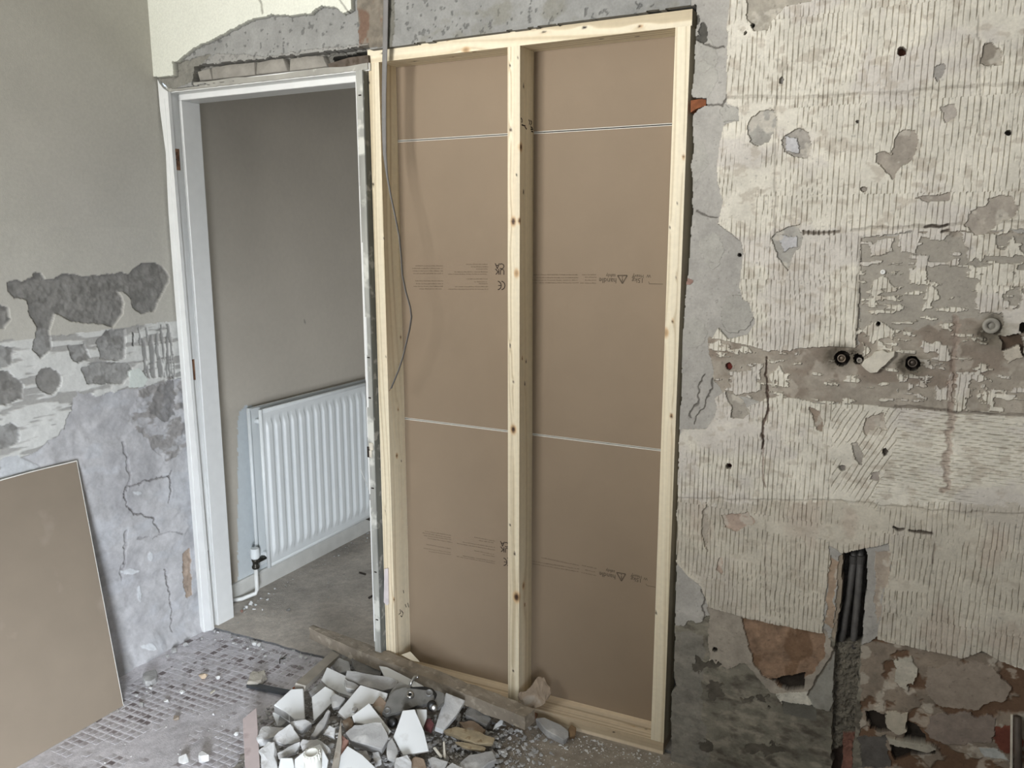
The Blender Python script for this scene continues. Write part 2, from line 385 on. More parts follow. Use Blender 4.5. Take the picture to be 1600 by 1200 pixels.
W.blend(m, (178, 160, 146), sm(.58, .75, W.nz(12, 9, 44, 4))*.3)
# pressed-in joint lines of the vanished tiles
for p, d in (([(1140, 152), (1260, 152), (1390, 146), (1470, 138), (1600, 131), (2100, 128)], .22), ([(1330, 361), (1345, 358), (1470, 352), (1600, 345), (2100, 343)], .3), ([(1258, 363), (1310, 362)], .9), ([(1345, 372), (1342, 440), (1339, 540)], .3), ([(1060, 778), (1300, 782), (1500, 800), (2100, 815)], .15), ([(1530, 0), (1530, 90), (1534, 160), (1530, 220)], .12), ([(1215, 150), (1212, 365)], .15), ([(1400, 634), (1487, 642), (1600, 650), (2100, 655)], .8)):
    W.line(p, .0045, -.0025, (128, 120, 110), d, .005)
W.line([(1197, 560), (1199, 600), (1200, 632), (1195, 660), (1190, 700)], .0032, -.006, (92, 76, 66), .8, .008)
W.line([(1193, 700), (1194, 760)], .003, -.002, (110, 90, 80), .5, .008)
W.line([(1492, 500), (1494, 560), (1486, 600), (1488, 640), (1484, 660), (1480, 720), (1478, 770)], .008, -.003, (150, 132, 120), .55, .014)
W.line([(1197, 780), (1198, 960)], .003, -.001, (150, 140, 130), .3, .006)

W.line([(1460, 850), (1458, 880)], .003, -.002, (120, 110, 100), .5, .004)
for p in ([(1398, 824), (1412, 826)], [(1420, 829), (1456, 833)], [(1446, 354), (1462, 352)], [(1466, 353), (1482, 351)], [(1472, 362), (1482, 361)], [(1398, 824), (1404, 825)]):
    W.line(p, .0045, -.006, (74, 66, 58), .75, .006)
for x_ in range(1256, 1309, 8): W.line([(x_, 361), (x_, 366)], .0028, -.004, (96, 88, 78), .8, .001)
# spots where the adhesive has come away
for poly, col, d in (
    ([(1169, 205), (1172, 185), (1185, 174), (1200, 170), (1213, 172), (1212, 200), (1200, 222), (1188, 230), (1175, 222)], (158, 155, 148), -.003),
    ([(1221, 220), (1232, 208), (1250, 200), (1262, 208), (1267, 228), (1262, 246), (1246, 246), (1226, 240)], (160, 155, 147), -.003),
    ([(1226, 213), (1249, 214), (1250, 238), (1228, 238)], (190, 189, 190), .001),
    ([(1395, 240), (1400, 215), (1412, 203), (1430, 205), (1435, 220), (1428, 245), (1410, 262), (1396, 280), (1383, 262), (1368, 256), (1370, 240), (1384, 236)], (160, 152, 141), -.002),
    ([(1533, 78), (1538, 66), (1556, 72), (1566, 84), (1562, 100), (1542, 104), (1531, 98)], (150, 142, 130), -.003),
    ([(1165, -30), (1168, 28), (1178, 46), (1200, 48), (1214, 24), (1228, 10), (1268, 3), (1270, -30)], (164, 158, 146), -.003),
    ([(1508, 352), (1520, 330), (1540, 318), (1545, 308), (1575, 308), (1592, 318), (1588, 336), (1562, 348), (1545, 362), (1520, 368)], (166, 158, 147), -.002),
    ([(1206, 372), (1222, 356), (1252, 352), (1254, 382), (1240, 400), (1230, 420), (1216, 402)], (160, 157, 150), -.003),
    ([(1218, 366), (1244, 368), (1246, 386), (1226, 394)], (182, 181, 182), .0),
    ([(1430, 310), (1450, 304), (1486, 300), (1484, 312), (1450, 314)], (158, 150, 140), -.002),
    ([(1460, 104), (1478, 100), (1474, 112), (1466, 128), (1458, 118)], (160, 156, 150), -.002),
    ([(1470, 168), (1490, 164), (1496, 182), (1478, 192)], (172, 165, 156), -.0015),
    ([(1136, 612), (1156, 622), (1172, 645), (1160, 656), (1144, 652)], (158, 152, 142), -.003),
    ([(1330, 692), (1340, 690), (1352, 712), (1350, 728), (1338, 718)], (160, 154, 145), -.002),
    ([(1362, 738), (1372, 736), (1374, 752), (1360, 748)], (164, 156, 148), -.002),
    ([(1102, 782), (1110, 820), (1104, 862), (1098, 830)], (166, 158, 146), -.003),
    ([(1130, 806), (1170, 800), (1178, 815), (1150, 830), (1134, 822)], (178, 160, 146), -.002),
    ([(1124, 870), (1130, 872), (1128, 898), (1122, 892)], (176, 158, 144), -.002),
    ([(1370, 860), (1392, 864), (1388, 900), (1378, 930), (1372, 980), (1366, 940)], (170, 158, 144), -.003),
    ([(1298, 870), (1312, 880), (1304, 930), (1300, 985), (1288, 975), (1296, 915)], (168, 148, 128), -.002),
    ([(1262, 632), (1278, 640), (1288, 676), (1280, 672), (1266, 648)], (152, 138, 124), -.002),
    ([(1350, 655), (1380, 645), (1386, 672), (1366, 668), (1352, 678)], (176, 166, 154), -.002)):
    m = W.mask(poly, .007); W.put(m, col, None, .10, 50); W.blend(m, (196, 190, 178), sm(.58, .66, n2+.25*(n3-.5))*.7); W.h[m] = .0025+d+(n3[m]-.5)*.002
for e, col, d in (((1409, 80, 7, 7), (80, 52, 42), -.02), ((1176, 40, 3, 3), DK, -.02), ((1165, 52, 2.5, 2.5), DK, -.02), ((1577, 207, 5, 5), (70, 64, 58), -.02), ((1155, 399, 3, 3), DK, -.02), ((1373, 506, 3, 3), DK, -.02), ((1139, 572, 5, 6), (110, 52, 44), -.008), ((1140, 728, 4, 5), (66, 40, 34), -.02), ((1384, 706, 4, 5), (96, 88, 80), -.008), ((1598, 512, 6, 9), DK, -.02), ((1117, 1015, 4, 4), DK, -.01), ((1074, 440, 10, 5), (146, 118, 108), .001), ((1222, 126, 3, 6), (140, 136, 130), -.004), ((1340, 190, 3, 3), (120, 114, 106), -.004), ((1349, 295, 5, 4), (160, 152, 142), -.003), ((1316, 730, 6, 4), (150, 144, 136), -.003)):
    m = W.ell(*e, jit=.003); W.put(m, col, d, .2)
# damp stains round the pipe ends, then the holes they come out of
for cx, cy, rr in ((1315, 560, 34), (1426, 568, 30), (1550, 520, 44)):
    q = pb(cx, cy); e_ = pb(cx+rr, cy); r_ = abs(e_[0]-q[0])
    d = np.hypot(W.u-q[0], (W.v-q[1])*1.25)/r_+(n2-.5)*.9; m = d < 1.3
    W.blend(m, (88, 82, 70), (1-sm(.25, 1.25, d))*.7)
    W.h -= .012*(1-sm(.15, .8, d))
for e in ((1315, 560, 12, 12), (1426, 568, 12, 12), (1341, 561, 8, 8)):
    W.put(W.ell(*e, jit=.002), DK, -.034, .2)
W.put(W.mask([(1560, 525), (1590, 520), (1600, 545), (1600, 560), (1572, 552)], .008), (92, 78, 66), -.012, .2)
W.put(W.mask([(1570, 548), (1590, 540), (1600, 560), (1576, 570)], .008), (190, 182, 168), .004, .1)
# chase with the old pipes: recess, then broken mortar underneath
m = W.mask([(1317, 864), (1351, 857), (1356, 880), (1352, 930), (1347, 985), (1345, 1008), (1306, 1010), (1308, 985), (1312, 940), (1315, 900)], .004)
W.put(m, (64, 60, 56), -.055, .2, 60, 0, .004)
m = W.mask([(1306, 1008), (1345, 1006), (1340, 1080), (1334, 1150), (1330, 1240), (1298, 1240), (1300, 1130), (1304, 1060)], .005)
W.put(m, (112, 107, 96), -.018, .25, 90, 0, .010)
W.put(W.mask([(1318, 1148), (1334, 1146), (1330, 1240), (1312, 1240)], .006), (128, 92, 80), -.010, .2, 60, 0, .004)
W.put(W.mask([(1300, 1180), (1316, 1170), (1312, 1240), (1296, 1240)], .006), (60, 50, 44), -.03, .2)
W.put(W.mask([(1310, 868), (1318, 866), (1314, 930), (1306, 1000), (1300, 995), (1308, 920)], .004), (150, 138, 122), -.002, .1)
mt = (W.nz(14, 14, 71, 5)-.5)*.12+(W.nz(70, 70, 72, 3)-.5)*.07
W.c *= (1+mt)[..., None]
sp = W.nz(150, 150, 73, 2) > .84; W.c[sp] *= .88
# ragged left edge towards the timber frame
hole = W.mask([(900, 8), (1087, 8), (1088, 20), (1086, 60), (1084, 120), (1080, 152), (1104, 153), (1104, 165), (1090, 170), (1082, 180), (1084, 230), (1080, 260), (1082, 330), (1080, 352), (1076, 400), (1073, 440), (1068, 500), (1066, 540), (1064, 620), (1061, 660), (1061, 700), (1060, 740), (1058, 800), (1057, 870), (1055, 920), (1054, 990), (1052, 1060), (1056, 1072), (1048, 1085), (1048, 1168), (1045, 1260), (900, 1260)], .003)
K = hole[:-1, :-1] | hole[1:, :-1] | hole[1:, 1:] | hole[:-1, 1:]
P = np.stack([W.u, WY-W.h, W.v], -1)
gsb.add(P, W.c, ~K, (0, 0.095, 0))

# strip over the doorway: concrete lintel, bricks, remains of the painted plaster
L_ = Relief(np.arange(-1.862, 0.0065, 0.003), np.arange(1.93, 2.50, 0.003), pb, (142, 142, 139), 200)
a1 = L_.nz(7, 7, 1, 5); a2 = L_.nz(40, 40, 2, 4); a3 = L_.nz(75, 75, 4, 3)
L_.c *= (1+(a1-.5)*.2+(a2-.5)*.14)[..., None]; L_.h += (a2-.5)*.005
pits = a3 > .74; L_.h[pits] -= .0022; L_.c[pits] *= .80
m = L_.mask([(700, -60), (1140, -60), (1140, 10), (860, 45), (760, 58), (640, 76), (620, 70), (680, 40)], .03)
L_.blend(m, (124, 122, 112), sm(.54, .72, L_.nz(14, 20, 6, 5))*.6)
m = L_.mask([(556, -80), (604, -80), (604, 74), (560, 76), (560, 40)], .008)
L_.put(m, (120, 113, 102), .002, .18, 60, 0, .002); L_.blend(m, (110, 84, 70), sm(.52, .64, L_.nz(30, 20, 9, 4))*.7)
m = L_.mask([(599, -80), (616, -80), (617, 40), (613, 75), (599, 76)], .004); L_.blend(m, (104, 102, 92), .75)  # cable's shadow painted on the concrete together with dirt
# mortar, brick course pocket and the dark hole at its end
m = L_.mask([(272, 96), (330, 85), (310, 108), (318, 118), (300, 128), (262, 142), (240, 140), (242, 120), (276, 118)], .006); L_.put(m, (132, 130, 122), -.004, .1, 60, 0, .004)
m = L_.mask([(303, 104), (350, 98), (400, 93), (450, 88), (512, 82), (576, 72), (576, 112), (300, 132)], .006); L_.put(m, (104, 102, 96), -.030, .15, 60, 0, .004)
m = L_.mask([(512, 88), (576, 76), (576, 112), (516, 112)], .005); L_.put(m, (62, 58, 52), -.075, .2)
m = L_.mask([(300, 112), (340, 84), (420, 88), (500, 76), (576, 68), (576, 76), (512, 84), (450, 90), (400, 95), (345, 100)], .006)
L_.blend(m, (150, 148, 143), .6); L_.h[m] += .004
# painted plaster that is still up (thicker than the concrete face)
pl = L_.mask([(200, -100), (200, 123), (262, 121), (277, 120), (276, 99), (283, 96), (305, 78), (332, 66), (368, 48), (395, 33), (430, 25), (468, 26), (490, 22), (508, 11), (530, 14), (542, 24), (554, 17), (557, -100)], .004)
L_.put(pl, (216, 217, 205), .016, .012, 12, 3, .0003)
L_.line([(408, -10), (413, 8), (415, 22)], .006, -.003, (150, 148, 138), .8, .006)
L_.line([(536, 2), (549, 20)], .003, -.002, (140, 138, 130), .8, .002)
# strip bottom edge is cut to the frame and lining below it
hole = L_.mask([(100, 122), (244, 124), (262, 138), (268, 139), (575, 100), (574, 79), (1082, 9), (1160, 0), (1160, 300), (100, 500)], .0015)
K = hole[:-1, :-1] | hole[1:, :-1] | hole[1:, 1:] | hole[:-1, 1:]
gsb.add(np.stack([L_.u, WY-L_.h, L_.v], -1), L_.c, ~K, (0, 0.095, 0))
coarse(gsb, np.linspace(0.004, 0.954, 60), np.linspace(2.16, 2.5, 24), lambda u, v, z: np.stack([u, z+WY-.004, v], -1), CREAM, 5)
coarse(gsb, np.linspace(0.952, ROOM_R, 60), np.linspace(.5, 2.5, 100), lambda u, v, z: np.stack([u, z+WY-.004, v], -1), (206, 200, 186), 6, .05)
coarse(gsb, np.linspace(0.952, ROOM_R, 60), np.linspace(-.02, .505, 40), lambda u, v, z: np.stack([u, z+WY-.001, v], -1), (140, 128, 114), 6, .3)
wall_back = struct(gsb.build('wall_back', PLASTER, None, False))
bm = bmesh.new(); box(bm, (-.002, .102, -.05), (.30, .20, 2.2)); obj('gap_backing', bm, mat('gap_shade_dark', (58, 54, 50), .95, var=.2, scale=30), wall_back)  # dark box added behind the gap so it reads as a black void
brick_m = mat('brick_grey', (148, 144, 136), .9, var=.08, scale=25, bump=.4, bscale=150)
def prism(bm, pts, depth_vec, shrink=1.0):
    """prism from a ring of points, extruded along a vector"""
    dv = Vector(depth_vec); ps = [Vector(p) for p in pts]; ce = sum(ps, Vector())/len(ps)
    a = [bm.verts.new(p) for p in ps]; b = [bm.verts.new(ce+(p-ce)*shrink+dv) for p in ps]
    n = len(ps); bm.faces.new(a); bm.faces.new(b[::-1])
    for i in range(n): bm.faces.new((a[i], b[i], b[(i+1) % n], a[(i+1) % n]))
    return bm
for k, p in enumerate(([(308, 112), (327, 107), (331, 124), (312, 126)], [(330, 106), (360, 101), (397, 97), (398, 117), (332, 124)], [(401, 98), (425, 93), (442, 91), (449, 111), (400, 116)], [(453, 92), (480, 88), (504, 87), (511, 104), (452, 111)])):
    bm = bmesh.new(); y = -.017+.003*(k % 2)
    prism(bm, [at(px, py, y=y) for px, py in p], (0, .07, 0), 1.0)
    bmesh.ops.bevel(bm, geom=bm.edges[:], offset=.002, segments=1, affect='EDGES')
    b = obj('brick', bm, brick_m, wall_back, True)
# rusty timber plug let into the wall beside the frame
bm = bmesh.new(); prism(bm, [at(px, py, y=.0) for px, py in ((1079, 157), (1103, 153), (1103, 165), (1088, 170), (1079, 176))], (0, .06, 0))
obj('timber_plug', bm, mat('rusty_timber', (132, 78, 46), .85, var=.2, scale=40), wall_back)
wood_dark = mat('old_timber', (92, 82, 72), .85, var=.15, scale=20, stretch=(1, 1, 1), dark=(70, 58, 46), dscale=30, damt=.3)
bm = bmesh.new(); prism(bm, [at(px, py, y=-.01) for px, py in ((512, 100), (545, 90), (575, 86), (576, 98), (540, 104), (515, 106))], (0, .06, 0)); obj('timber_plug', bm, wood_dark, wall_back)

# ------------------------------------------------------------------ wall_left
def pl_(px, py):
    p = at(px, py, x=ROOM_L); return (p[1], p[2])
gsl = GridSet()
V_ = Relief(np.arange(-1.15, 0.0, 0.003), np.arange(-.08, 1.50, 0.003), pl_, (186, 183, 174), 300)
b1 = V_.nz(8, 8, 1, 5); b2 = V_.nz(28, 28, 2, 4); b3 = V_.nz(80, 80, 3, 3)
V_.c *= (1+(b1-.5)*.04)[..., None]; V_.h += .006
V_.h += (b1-.5)*.004
low = V_.mask([(-300, 760), (0, 730), (30, 715), (60, 705), (75, 690), (98, 672), (110, 640), (118, 612), (150, 617), (220, 605), (278, 590), (420, 560), (420, 1200), (-300, 1400)], .010)
zone = V_.mask([(-300, 570), (0, 533), (60, 528), (140, 518), (268, 502), (420, 480), (420, 610), (200, 640), (110, 700), (-300, 800)], .005) & ~low
V_.put(zone, (204, 204, 200), .006, .05, 40, 2, .001)
st = V_.nz(9, 60, 21, 4)                                          # horizontal trowel streaks
V_.blend(zone, (150, 148, 144), sm(.50, .58, st)*.75); V_.h -= zone*sm(.50, .58, st)*.003
DG = (134, 132, 128); MG = (152, 151, 148)
R1 = [(8, 442), (25, 437), (35, 440), (50, 432), (52, 426), (62, 425), (70, 437), (80, 438), (95, 428), (115, 428), (130, 432), (180, 427), (188, 424), (200, 430), (205, 422), (220, 411), (240, 411), (250, 415), (262, 428), (263, 440), (252, 458), (240, 485), (220, 491), (205, 480), (203, 465), (190, 455), (183, 455), (192, 472), (190, 490), (175, 511), (150, 506), (130, 505), (110, 502), (85, 490), (75, 520), (58, 512), (45, 495), (40, 470), (35, 468), (20, 465), (10, 455)]
for p, c in ((R1, DG), ([(-60, 470), (0, 476), (12, 482), (14, 500), (5, 513), (-60, 520)], DG), ([(58, 512), (75, 515), (80, 545), (60, 560), (48, 545)], MG), ([(150, 535), (165, 517), (195, 513), (195, 560), (180, 565), (155, 560)], MG), ([(105, 540), (130, 537), (140, 560), (120, 568), (108, 560)], MG), ([(125, 575), (150, 565), (200, 568), (207, 580), (190, 600), (135, 600)], MG), ([(-60, 545), (0, 540), (20, 545), (18, 570), (-60, 590)], MG), ([(-40, 580), (10, 578), (35, 600), (34, 622), (10, 632), (-60, 650)], DG), ([(-20, 670), (15, 660), (30, 668), (28, 690), (10, 700), (-30, 710)], MG)):
    m = V_.mask(p, .004); V_.put(m, c, -.002, .12, 60, 0, .0025)
    V_.blend(m, (104, 102, 98), sm(.52, .66, V_.nz(40, 40, 23, 4))*.5)
V_.put(V_.ell(75, 595, 20, 21, .006), DG, -.002, .1, 60, 0, .002)
m = V_.mask([(215, 512), (265, 506), (272, 592), (225, 588), (218, 555)], .006); k = sm(.46, .54, V_.nz(110, 14, 24, 3))
V_.blend(m, (146, 145, 142), k*.9); V_.h -= m*k*.004
V_.put(V_.mask([(200, 580), (215, 575), (230, 590), (222, 605), (200, 605)], .004), (206, 212, 206), .007, .03)
V_.line([(206, 520), (207, 540)], .004, -.004, (70, 68, 66), .9, .003)
V_.put(low, (184, 183, 184), 0.0, .06, 14, 0, .0012)
V_.blend(low, (164, 163, 165), sm(.48, .66, V_.nz(7, 9, 26, 5))*.6)
V_.blend(low, (188, 190, 194), sm(.55, .7, V_.nz(10, 22, 27, 4))*.5)
m = V_.mask([(215, 610), (262, 588), (300, 590), (300, 700), (262, 720), (200, 660)], .012)
V_.blend(m, (138, 134, 130), sm(.45, .6, V_.nz(26, 40, 28, 5))*.7); V_.h += m*(V_.nz(30, 40, 29, 5)-.5)*.016
m = V_.mask([(232, 640), (250, 600), (272, 592), (272, 650), (255, 660)], .01); V_.blend(m, (112, 110, 108), .6)
for p, wdt, a in (([(192, 775), (196, 762), (225, 752), (250, 748), (265, 745), (270, 735)], .005, .8), ([(193, 770), (197, 788), (210, 802), (240, 812), (250, 832)], .005, .9), ([(264, 745), (268, 770), (264, 785)], .006, .9), ([(257, 890), (262, 910), (266, 928), (270, 950), (268, 985)], .005, .9), ([(198, 830), (194, 870), (190, 905)], .007, .5), ([(192, 690), (202, 740), (198, 765)], .008, .4), ([(240, 840), (262, 830), (285, 835)], .004, .4), ([(215, 842), (235, 838)], .004, .4)):
    V_.line(p, wdt*.7, -.008, (104, 100, 98), a*.8, .012)
V_.put(V_.mask([(286, 865), (296, 855), (299, 890), (300, 930), (292, 935), (286, 910)], .006), (158, 142, 128), -.003, .15, 60, 0, .003)
V_.put(V_.mask([(0, 716), (26, 712), (62, 728), (50, 752), (20, 760), (0, 745)], .006), (188, 190, 192), .003, .05)
for q in ((204, 893, 14, 4), (218, 928, 3, 12), (215, 770, 8, 3), (235, 870, 4, 7), (228, 1010, 10, 4)):
    V_.put(V_.ell(*q, jit=.006), (200, 202, 204), .002, .05)
V_.c *= (1+(V_.nz(16, 16, 61, 5)-.5)*.12*low+(V_.nz(60, 60, 62, 3)-.5)*.10*low)[..., None]; V_.h += low*((V_.nz(22, 26, 63, 4)-.5)*.010+(V_.nz(7, 8, 64, 3)-.5)*.012)
V_.h -= .012*sm(.05, -.05, V_.v+.02)*0
V_.h += .03*sm(.03, -.045, V_.v+(V_.nz(12, 1, 30, 3)-.5)*.05)      # crumbled render at the floor
gsl.add(np.stack([ROOM_L+V_.h, V_.u, V_.v], -1), V_.c, flip=True)
lf = lambda u, v, z: np.stack([z+ROOM_L+.006, u, v], -1)
coarse(gsl, np.linspace(-1.152, 0, 90), np.linspace(1.497, 2.5, 70), lf, (186, 183, 174), 5, .03, True)
coarse(gsl, np.linspace(ROOM_F, -1.148, 90), np.linspace(.85, 2.5, 60), lf, (186, 183, 174), 5, .03, True)
coarse(gsl, np.linspace(ROOM_F, -1.148, 90), np.linspace(-.08, .85, 50), lf, (166, 166, 167), 5, .1, True)
wall_left = struct(gsl.build('wall_left', vmat('left_wall', rough=.85, var=.025, scale=120, bump=.15, bscale=260)))

# ------------------------------------------------------------------ floor, hallway shell, ceiling, other walls
gsf = GridSet()
fx = np.arange(-1.90, ROOM_R+.01, .008); fy = np.arange(-1.45, .125, .008)
u, v = np.meshgrid(fx, fy, indexing='ij')
k1 = fbm(u*6, v*6, 400, 5); k2 = fbm(u*40, v*40, 410, 4); k3 = fbm(u*18, v*18, 420, 4)
col = np.empty(u.shape+(3,)); col[:] = (206, 203, 207)
scr = sm(-.66, -.46, u+(k1-.5)*.25)
col = col*(1-scr[..., None])+R((150, 142, 131.))*scr[..., None]
col *= (1+(k1-.5)*.25+(k2-.5)*.22)[..., None]
hf = SLOPE*u+(k2-.5)*.0025*(.3+scr)
gsf.add(np.stack([u, v, hf], -1), col)
u2, v2 = np.meshgrid(np.linspace(-1.90, ROOM_R, 50), np.linspace(ROOM_F, -1.446, 40), indexing='ij')
gsf.add(np.stack([u2, v2, SLOPE*u2], -1), np.broadcast_to(R((150, 145, 140.)), u2.shape+(3,)).copy())
floor = struct(gsf.build('floor', vmat('floor_screed', rough=.95, var=.06, scale=90, bump=.5, bscale=220)))
gsh = GridSet()
fx = np.arange(-1.95, 1.06, .012); fy = np.concatenate([np.arange(.012, .9, .010), np.arange(.9, 3.25, .03)])
u, v = np.meshgrid(fx, fy, indexing='ij'); k1 = fbm(u*7, v*7, 430, 5); k2 = fbm(u*50, v*50, 440, 4)
col = np.empty(u.shape+(3,)); col[:] = (186, 179, 170); col *= (1+(k1-.5)*.3+(k2-.5)*.2)[..., None]
rough_edge = np.where(v < .02, 1, 0)
gsh.add(np.stack([u, v+(fbm(u*30, v*0, 450, 3)-.5)*.012*rough_edge, SLOPE*u+.009+(k2-.5)*.002], -1), col, np.ones((len(fx)-1, len(fy)-1), bool), None)
uu, vv = np.meshgrid(fx, R([0., 1.]), indexing='ij')
gsh.add(np.stack([uu, .012+(fbm(uu*30, 0*uu, 450, 3)-.5)*.012, SLOPE*uu+.009-.012*(1-vv)], -1), np.full(uu.shape+(3,), 110.))
struct(gsh.build('floor_hallway', MATS['floor_screed']))
HX = -1.925
gw = GridSet()
def ph_(px, py):
    p = at(px, py, x=HX); return (p[1], p[2])
Hh = Relief(np.arange(.09, 1.5, .006), np.arange(-.07, 2.5, .006), ph_, (194, 186, 173), 500)
m = Hh.mask([(371, 655), (374, 643), (383, 634), (395, 634), (400, 660), (640, 600), (640, 860), (420, 960), (372, 990)], .006)
Hh.put(m, (204, 210, 212), -.0005, .02); Hh.c *= (1+(Hh.nz(5, 5, 1, 4)-.5)*.05)[..., None]
Hh.line([(475, 500), (476, 505)], .006, .002, (140, 134, 124), .8)
gw.add(np.stack([HX+Hh.h, Hh.u, Hh.v], -1), Hh.c, flip=True)
coarse(gw, np.linspace(1.49, 3.25, 30), np.linspace(-.07, 2.5, 30), lambda u, v, z: np.stack([z+HX, u, v], -1), (194, 186, 173), 5, .02, True)
struct(gw.build('wall_hallway_left', vmat('hall_paint', rough=.7, var=.012, scale=60, bump=.05)))
paint = mat('ceiling_white', (205, 204, 198), .9, var=.01, scale=8)
wallp = mat('plain_wall', (128, 124, 118), .9, var=.03, scale=6)
def slab(name, a, b, m): return struct(obj(name, box(bmesh.new(), a, b), m))
slab('ceiling', (-1.95, ROOM_F-.1, 2.5), (ROOM_R+.1, .1, 2.6), paint)
slab('ceiling_hallway', (-2.05, .1, 2.5), (1.15, 3.35, 2.6), paint)
slab('wall_right', (ROOM_R, ROOM_F-.1, -.1), (ROOM_R+.1, .1, 2.5), wallp)
slab('wall_hallway_end', (-2.05, 3.25, -.1), (1.15, 3.35, 2.5), wallp)
def holed(name, plane, c0, c1, span, holes, m, z0=-.1, z1=2.5):
    """wall slab with window openings; plane 'y' or 'x'"""
    bm = bmesh.new(); s0, s1 = span; cuts = sorted(holes)
    def bx(a0, a1, za, zb):
        if plane == 'y': box(bm, (a0, c0, za), (a1, c1, zb))
        else: box(bm, (c0, a0, za), (c1, a1, zb))
    p = s0
    for (a0, a1, za, zb) in cuts:
        bx(p, a0, z0, z1); bx(a0, a1, z0, za); bx(a0, a1, zb, z1); p = a1
    bx(p, s1, z0, z1)
    return struct(obj(name, bm, m))
WIN = [(-1.70, -.64, 1.36, 2.28), (.33, 1.17, 1.36, 2.28)]; DOOR = (.43, 1.17, .12, 1.20)
bm = bmesh.new()
for a, c in (((-1.95, -.1), (-1.70, 2.5)), ((-1.70, -.1), (.43, 1.36)), ((.43, -.1), (1.17, .12)), ((.43, 1.20), (1.17, 1.36)), ((-1.70, 2.28), (-.64, 2.5)), ((-.64, 1.36), (.33, 2.5)), ((.33, 1.20), (.43, 1.36)), ((.33, 2.28), (1.17, 2.5)), ((1.17, -.1), (ROOM_R+.1, 2.5))):
    box(bm, (a[0], ROOM_F-.12, a[1]), (c[0], ROOM_F, c[1]))
struct(obj('wall_front', bm, wallp))
holed('wall_hallway_right', 'x', 1.0, 1.1, (.085, 3.25), [(2.35, 3.05, .15, 1.35)], wallp)
white = mat('white_gloss', (226, 226, 222), .35, var=.01)
for n, (x0, x1, za, zb) in enumerate(WIN+[DOOR]):
    bm = bmesh.new(); y0, y1 = ROOM_F-.09, ROOM_F-.03
    for a, b in (((x0, y0, za), (x0+.05, y1, zb)), ((x1-.05, y0, za), (x1, y1, zb)), ((x0+.05, y0, za), (x1-.05, y1, za+.05)), ((x0+.05, y0, zb-.05), (x1-.05, y1, zb))):
        box(bm, a, b, .004)
    if n < 2: box(bm, ((x0+x1)/2-.025, y0, za+.05), ((x0+x1)/2+.025, y1, zb-.05), .004)
    wn = struct(obj('window_%d' % (n+1), bm, white))
    bm = bmesh.new(); box(bm, (x0-.04, ROOM_F-.03, za-.03), (x1+.04, ROOM_F+.12, za), .006); obj('window_sill', bm, white, wn)
bm = bmesh.new()
for a, b in (((1.03, 2.35, .15), (1.08, 2.4, 1.35)), ((1.03, 3.0, .15), (1.08, 3.05, 1.35)), ((1.03, 2.4, .15), (1.08, 3.0, .2)), ((1.03, 2.4, 1.3), (1.08, 3.0, 1.35))): box(bm, a, b, .004)
struct(obj('window_4', bm, white))
bm = bmesh.new(); sk = mat('skirting_paint', (205, 204, 198), .5, var=.03, scale=20)
prism(bm, [(HX, .10, -.05), (HX+.016, .10, -.05), (HX+.016, .10, .025), (HX+.010, .10, .035), (HX, .10, .035)], (0, 3.1, 0)); struct(obj('baseboard_hallway', bm, sk))

# mosaic tiles of the old floor: those seen largest are single pieces, the far rest is one
TP = .0262; sz = .0214
def tile_bm(bm, x, y, z, s, mi=0):
    a = s/2; b = a-.0015
    lo = [bm.verts.new((x+i*a, y+j*a, z-.004)) for i, j in ((-1, -1), (1, -1), (1, 1), (-1, 1))]
    md = [bm.verts.new((x+i*a, y+j*a, z+.0002)) for i, j in ((-1, -1), (1, -1), (1, 1), (-1, 1))]
    hi = [bm.verts.new((x+i*b, y+j*b, z+.0008)) for i, j in ((-1, -1), (1, -1), (1, 1), (-1, 1))]
    F = [bm.faces.new(hi)]
    for A, B in ((lo, md), (md, hi)):
        for k in range(4): F.append(bm.faces.new((A[k], A[(k+1) % 4], B[(k+1) % 4], B[k])))
    for f in F: f.material_index = mi
TM = [mat('mosaic_%s' % n, c, .75, var=.05, scale=60, dark=(202, 199, 203), dscale=30, damt=d) for n, c, d in (('pale', (184, 180, 182), .5), ('grey', (170, 164, 166), .42), ('brown', (150, 142, 143), .38), ('dark', (120, 111, 111), .28))]
tiles = []
for i in range(60):
    for j in range(60):
        x = -1.845+i*TP; y = -.02-j*TP
        if x > -.60: continue
        d = (R([x, y, floor_z(x)])-CAM); dep = d@FWD; px = 800+CF*(d@RGT)/dep; py = 600-CF*(d@UPV)/dep
        if px < -20 or px > 620 or py > 1215: continue
        e = float(fbm(R([x*5.]), R([y*5.]), 460, 4)[0]); q = rnd.random()
        if e > .56 and rnd.random() < .85: continue             # buried in dust
        if x < -1.72 and rnd.random() < .5: continue
        mi = 3 if q < .10 else 2 if q < .30 else 1 if q < .7 else 0
        if e > .50: mi = max(0, mi-1)
        hid = px < 195 and py < 1103+(195-px)*.62
        heap = (px > 385 and py > 1150) or (px > 430 and py > 1090)
        tiles.append((hid or heap, dep, x, y, mi))
tiles.sort()
tmesh = []
for mi in range(4):
    bm = bmesh.new(); tile_bm(bm, 0, 0, 0, sz); me = bpy.data.meshes.new('tile'); bm.to_mesh(me); bm.free(); me.materials.append(TM[mi]); tmesh.append(me)
vis = [t for t in tiles if not t[0]]
for (h_, dep, x, y, mi) in vis[:295]:
    o = bpy.data.objects.new('tile', tmesh[mi]); C.objects.link(o); o.parent = floor; o.location = (x, y, floor_z(x)); o.rotation_euler = (0, -SLOPE, rnd.uniform(-.03, .03))
bm = bmesh.new()
for (h_, dep, x, y, mi) in vis[295:]+[t for t in tiles if t[0]]: tile_bm(bm, x, y, floor_z(x), sz, mi)
tag(obj('mosaic_tiles', bm, TM, floor), kind='stuff')

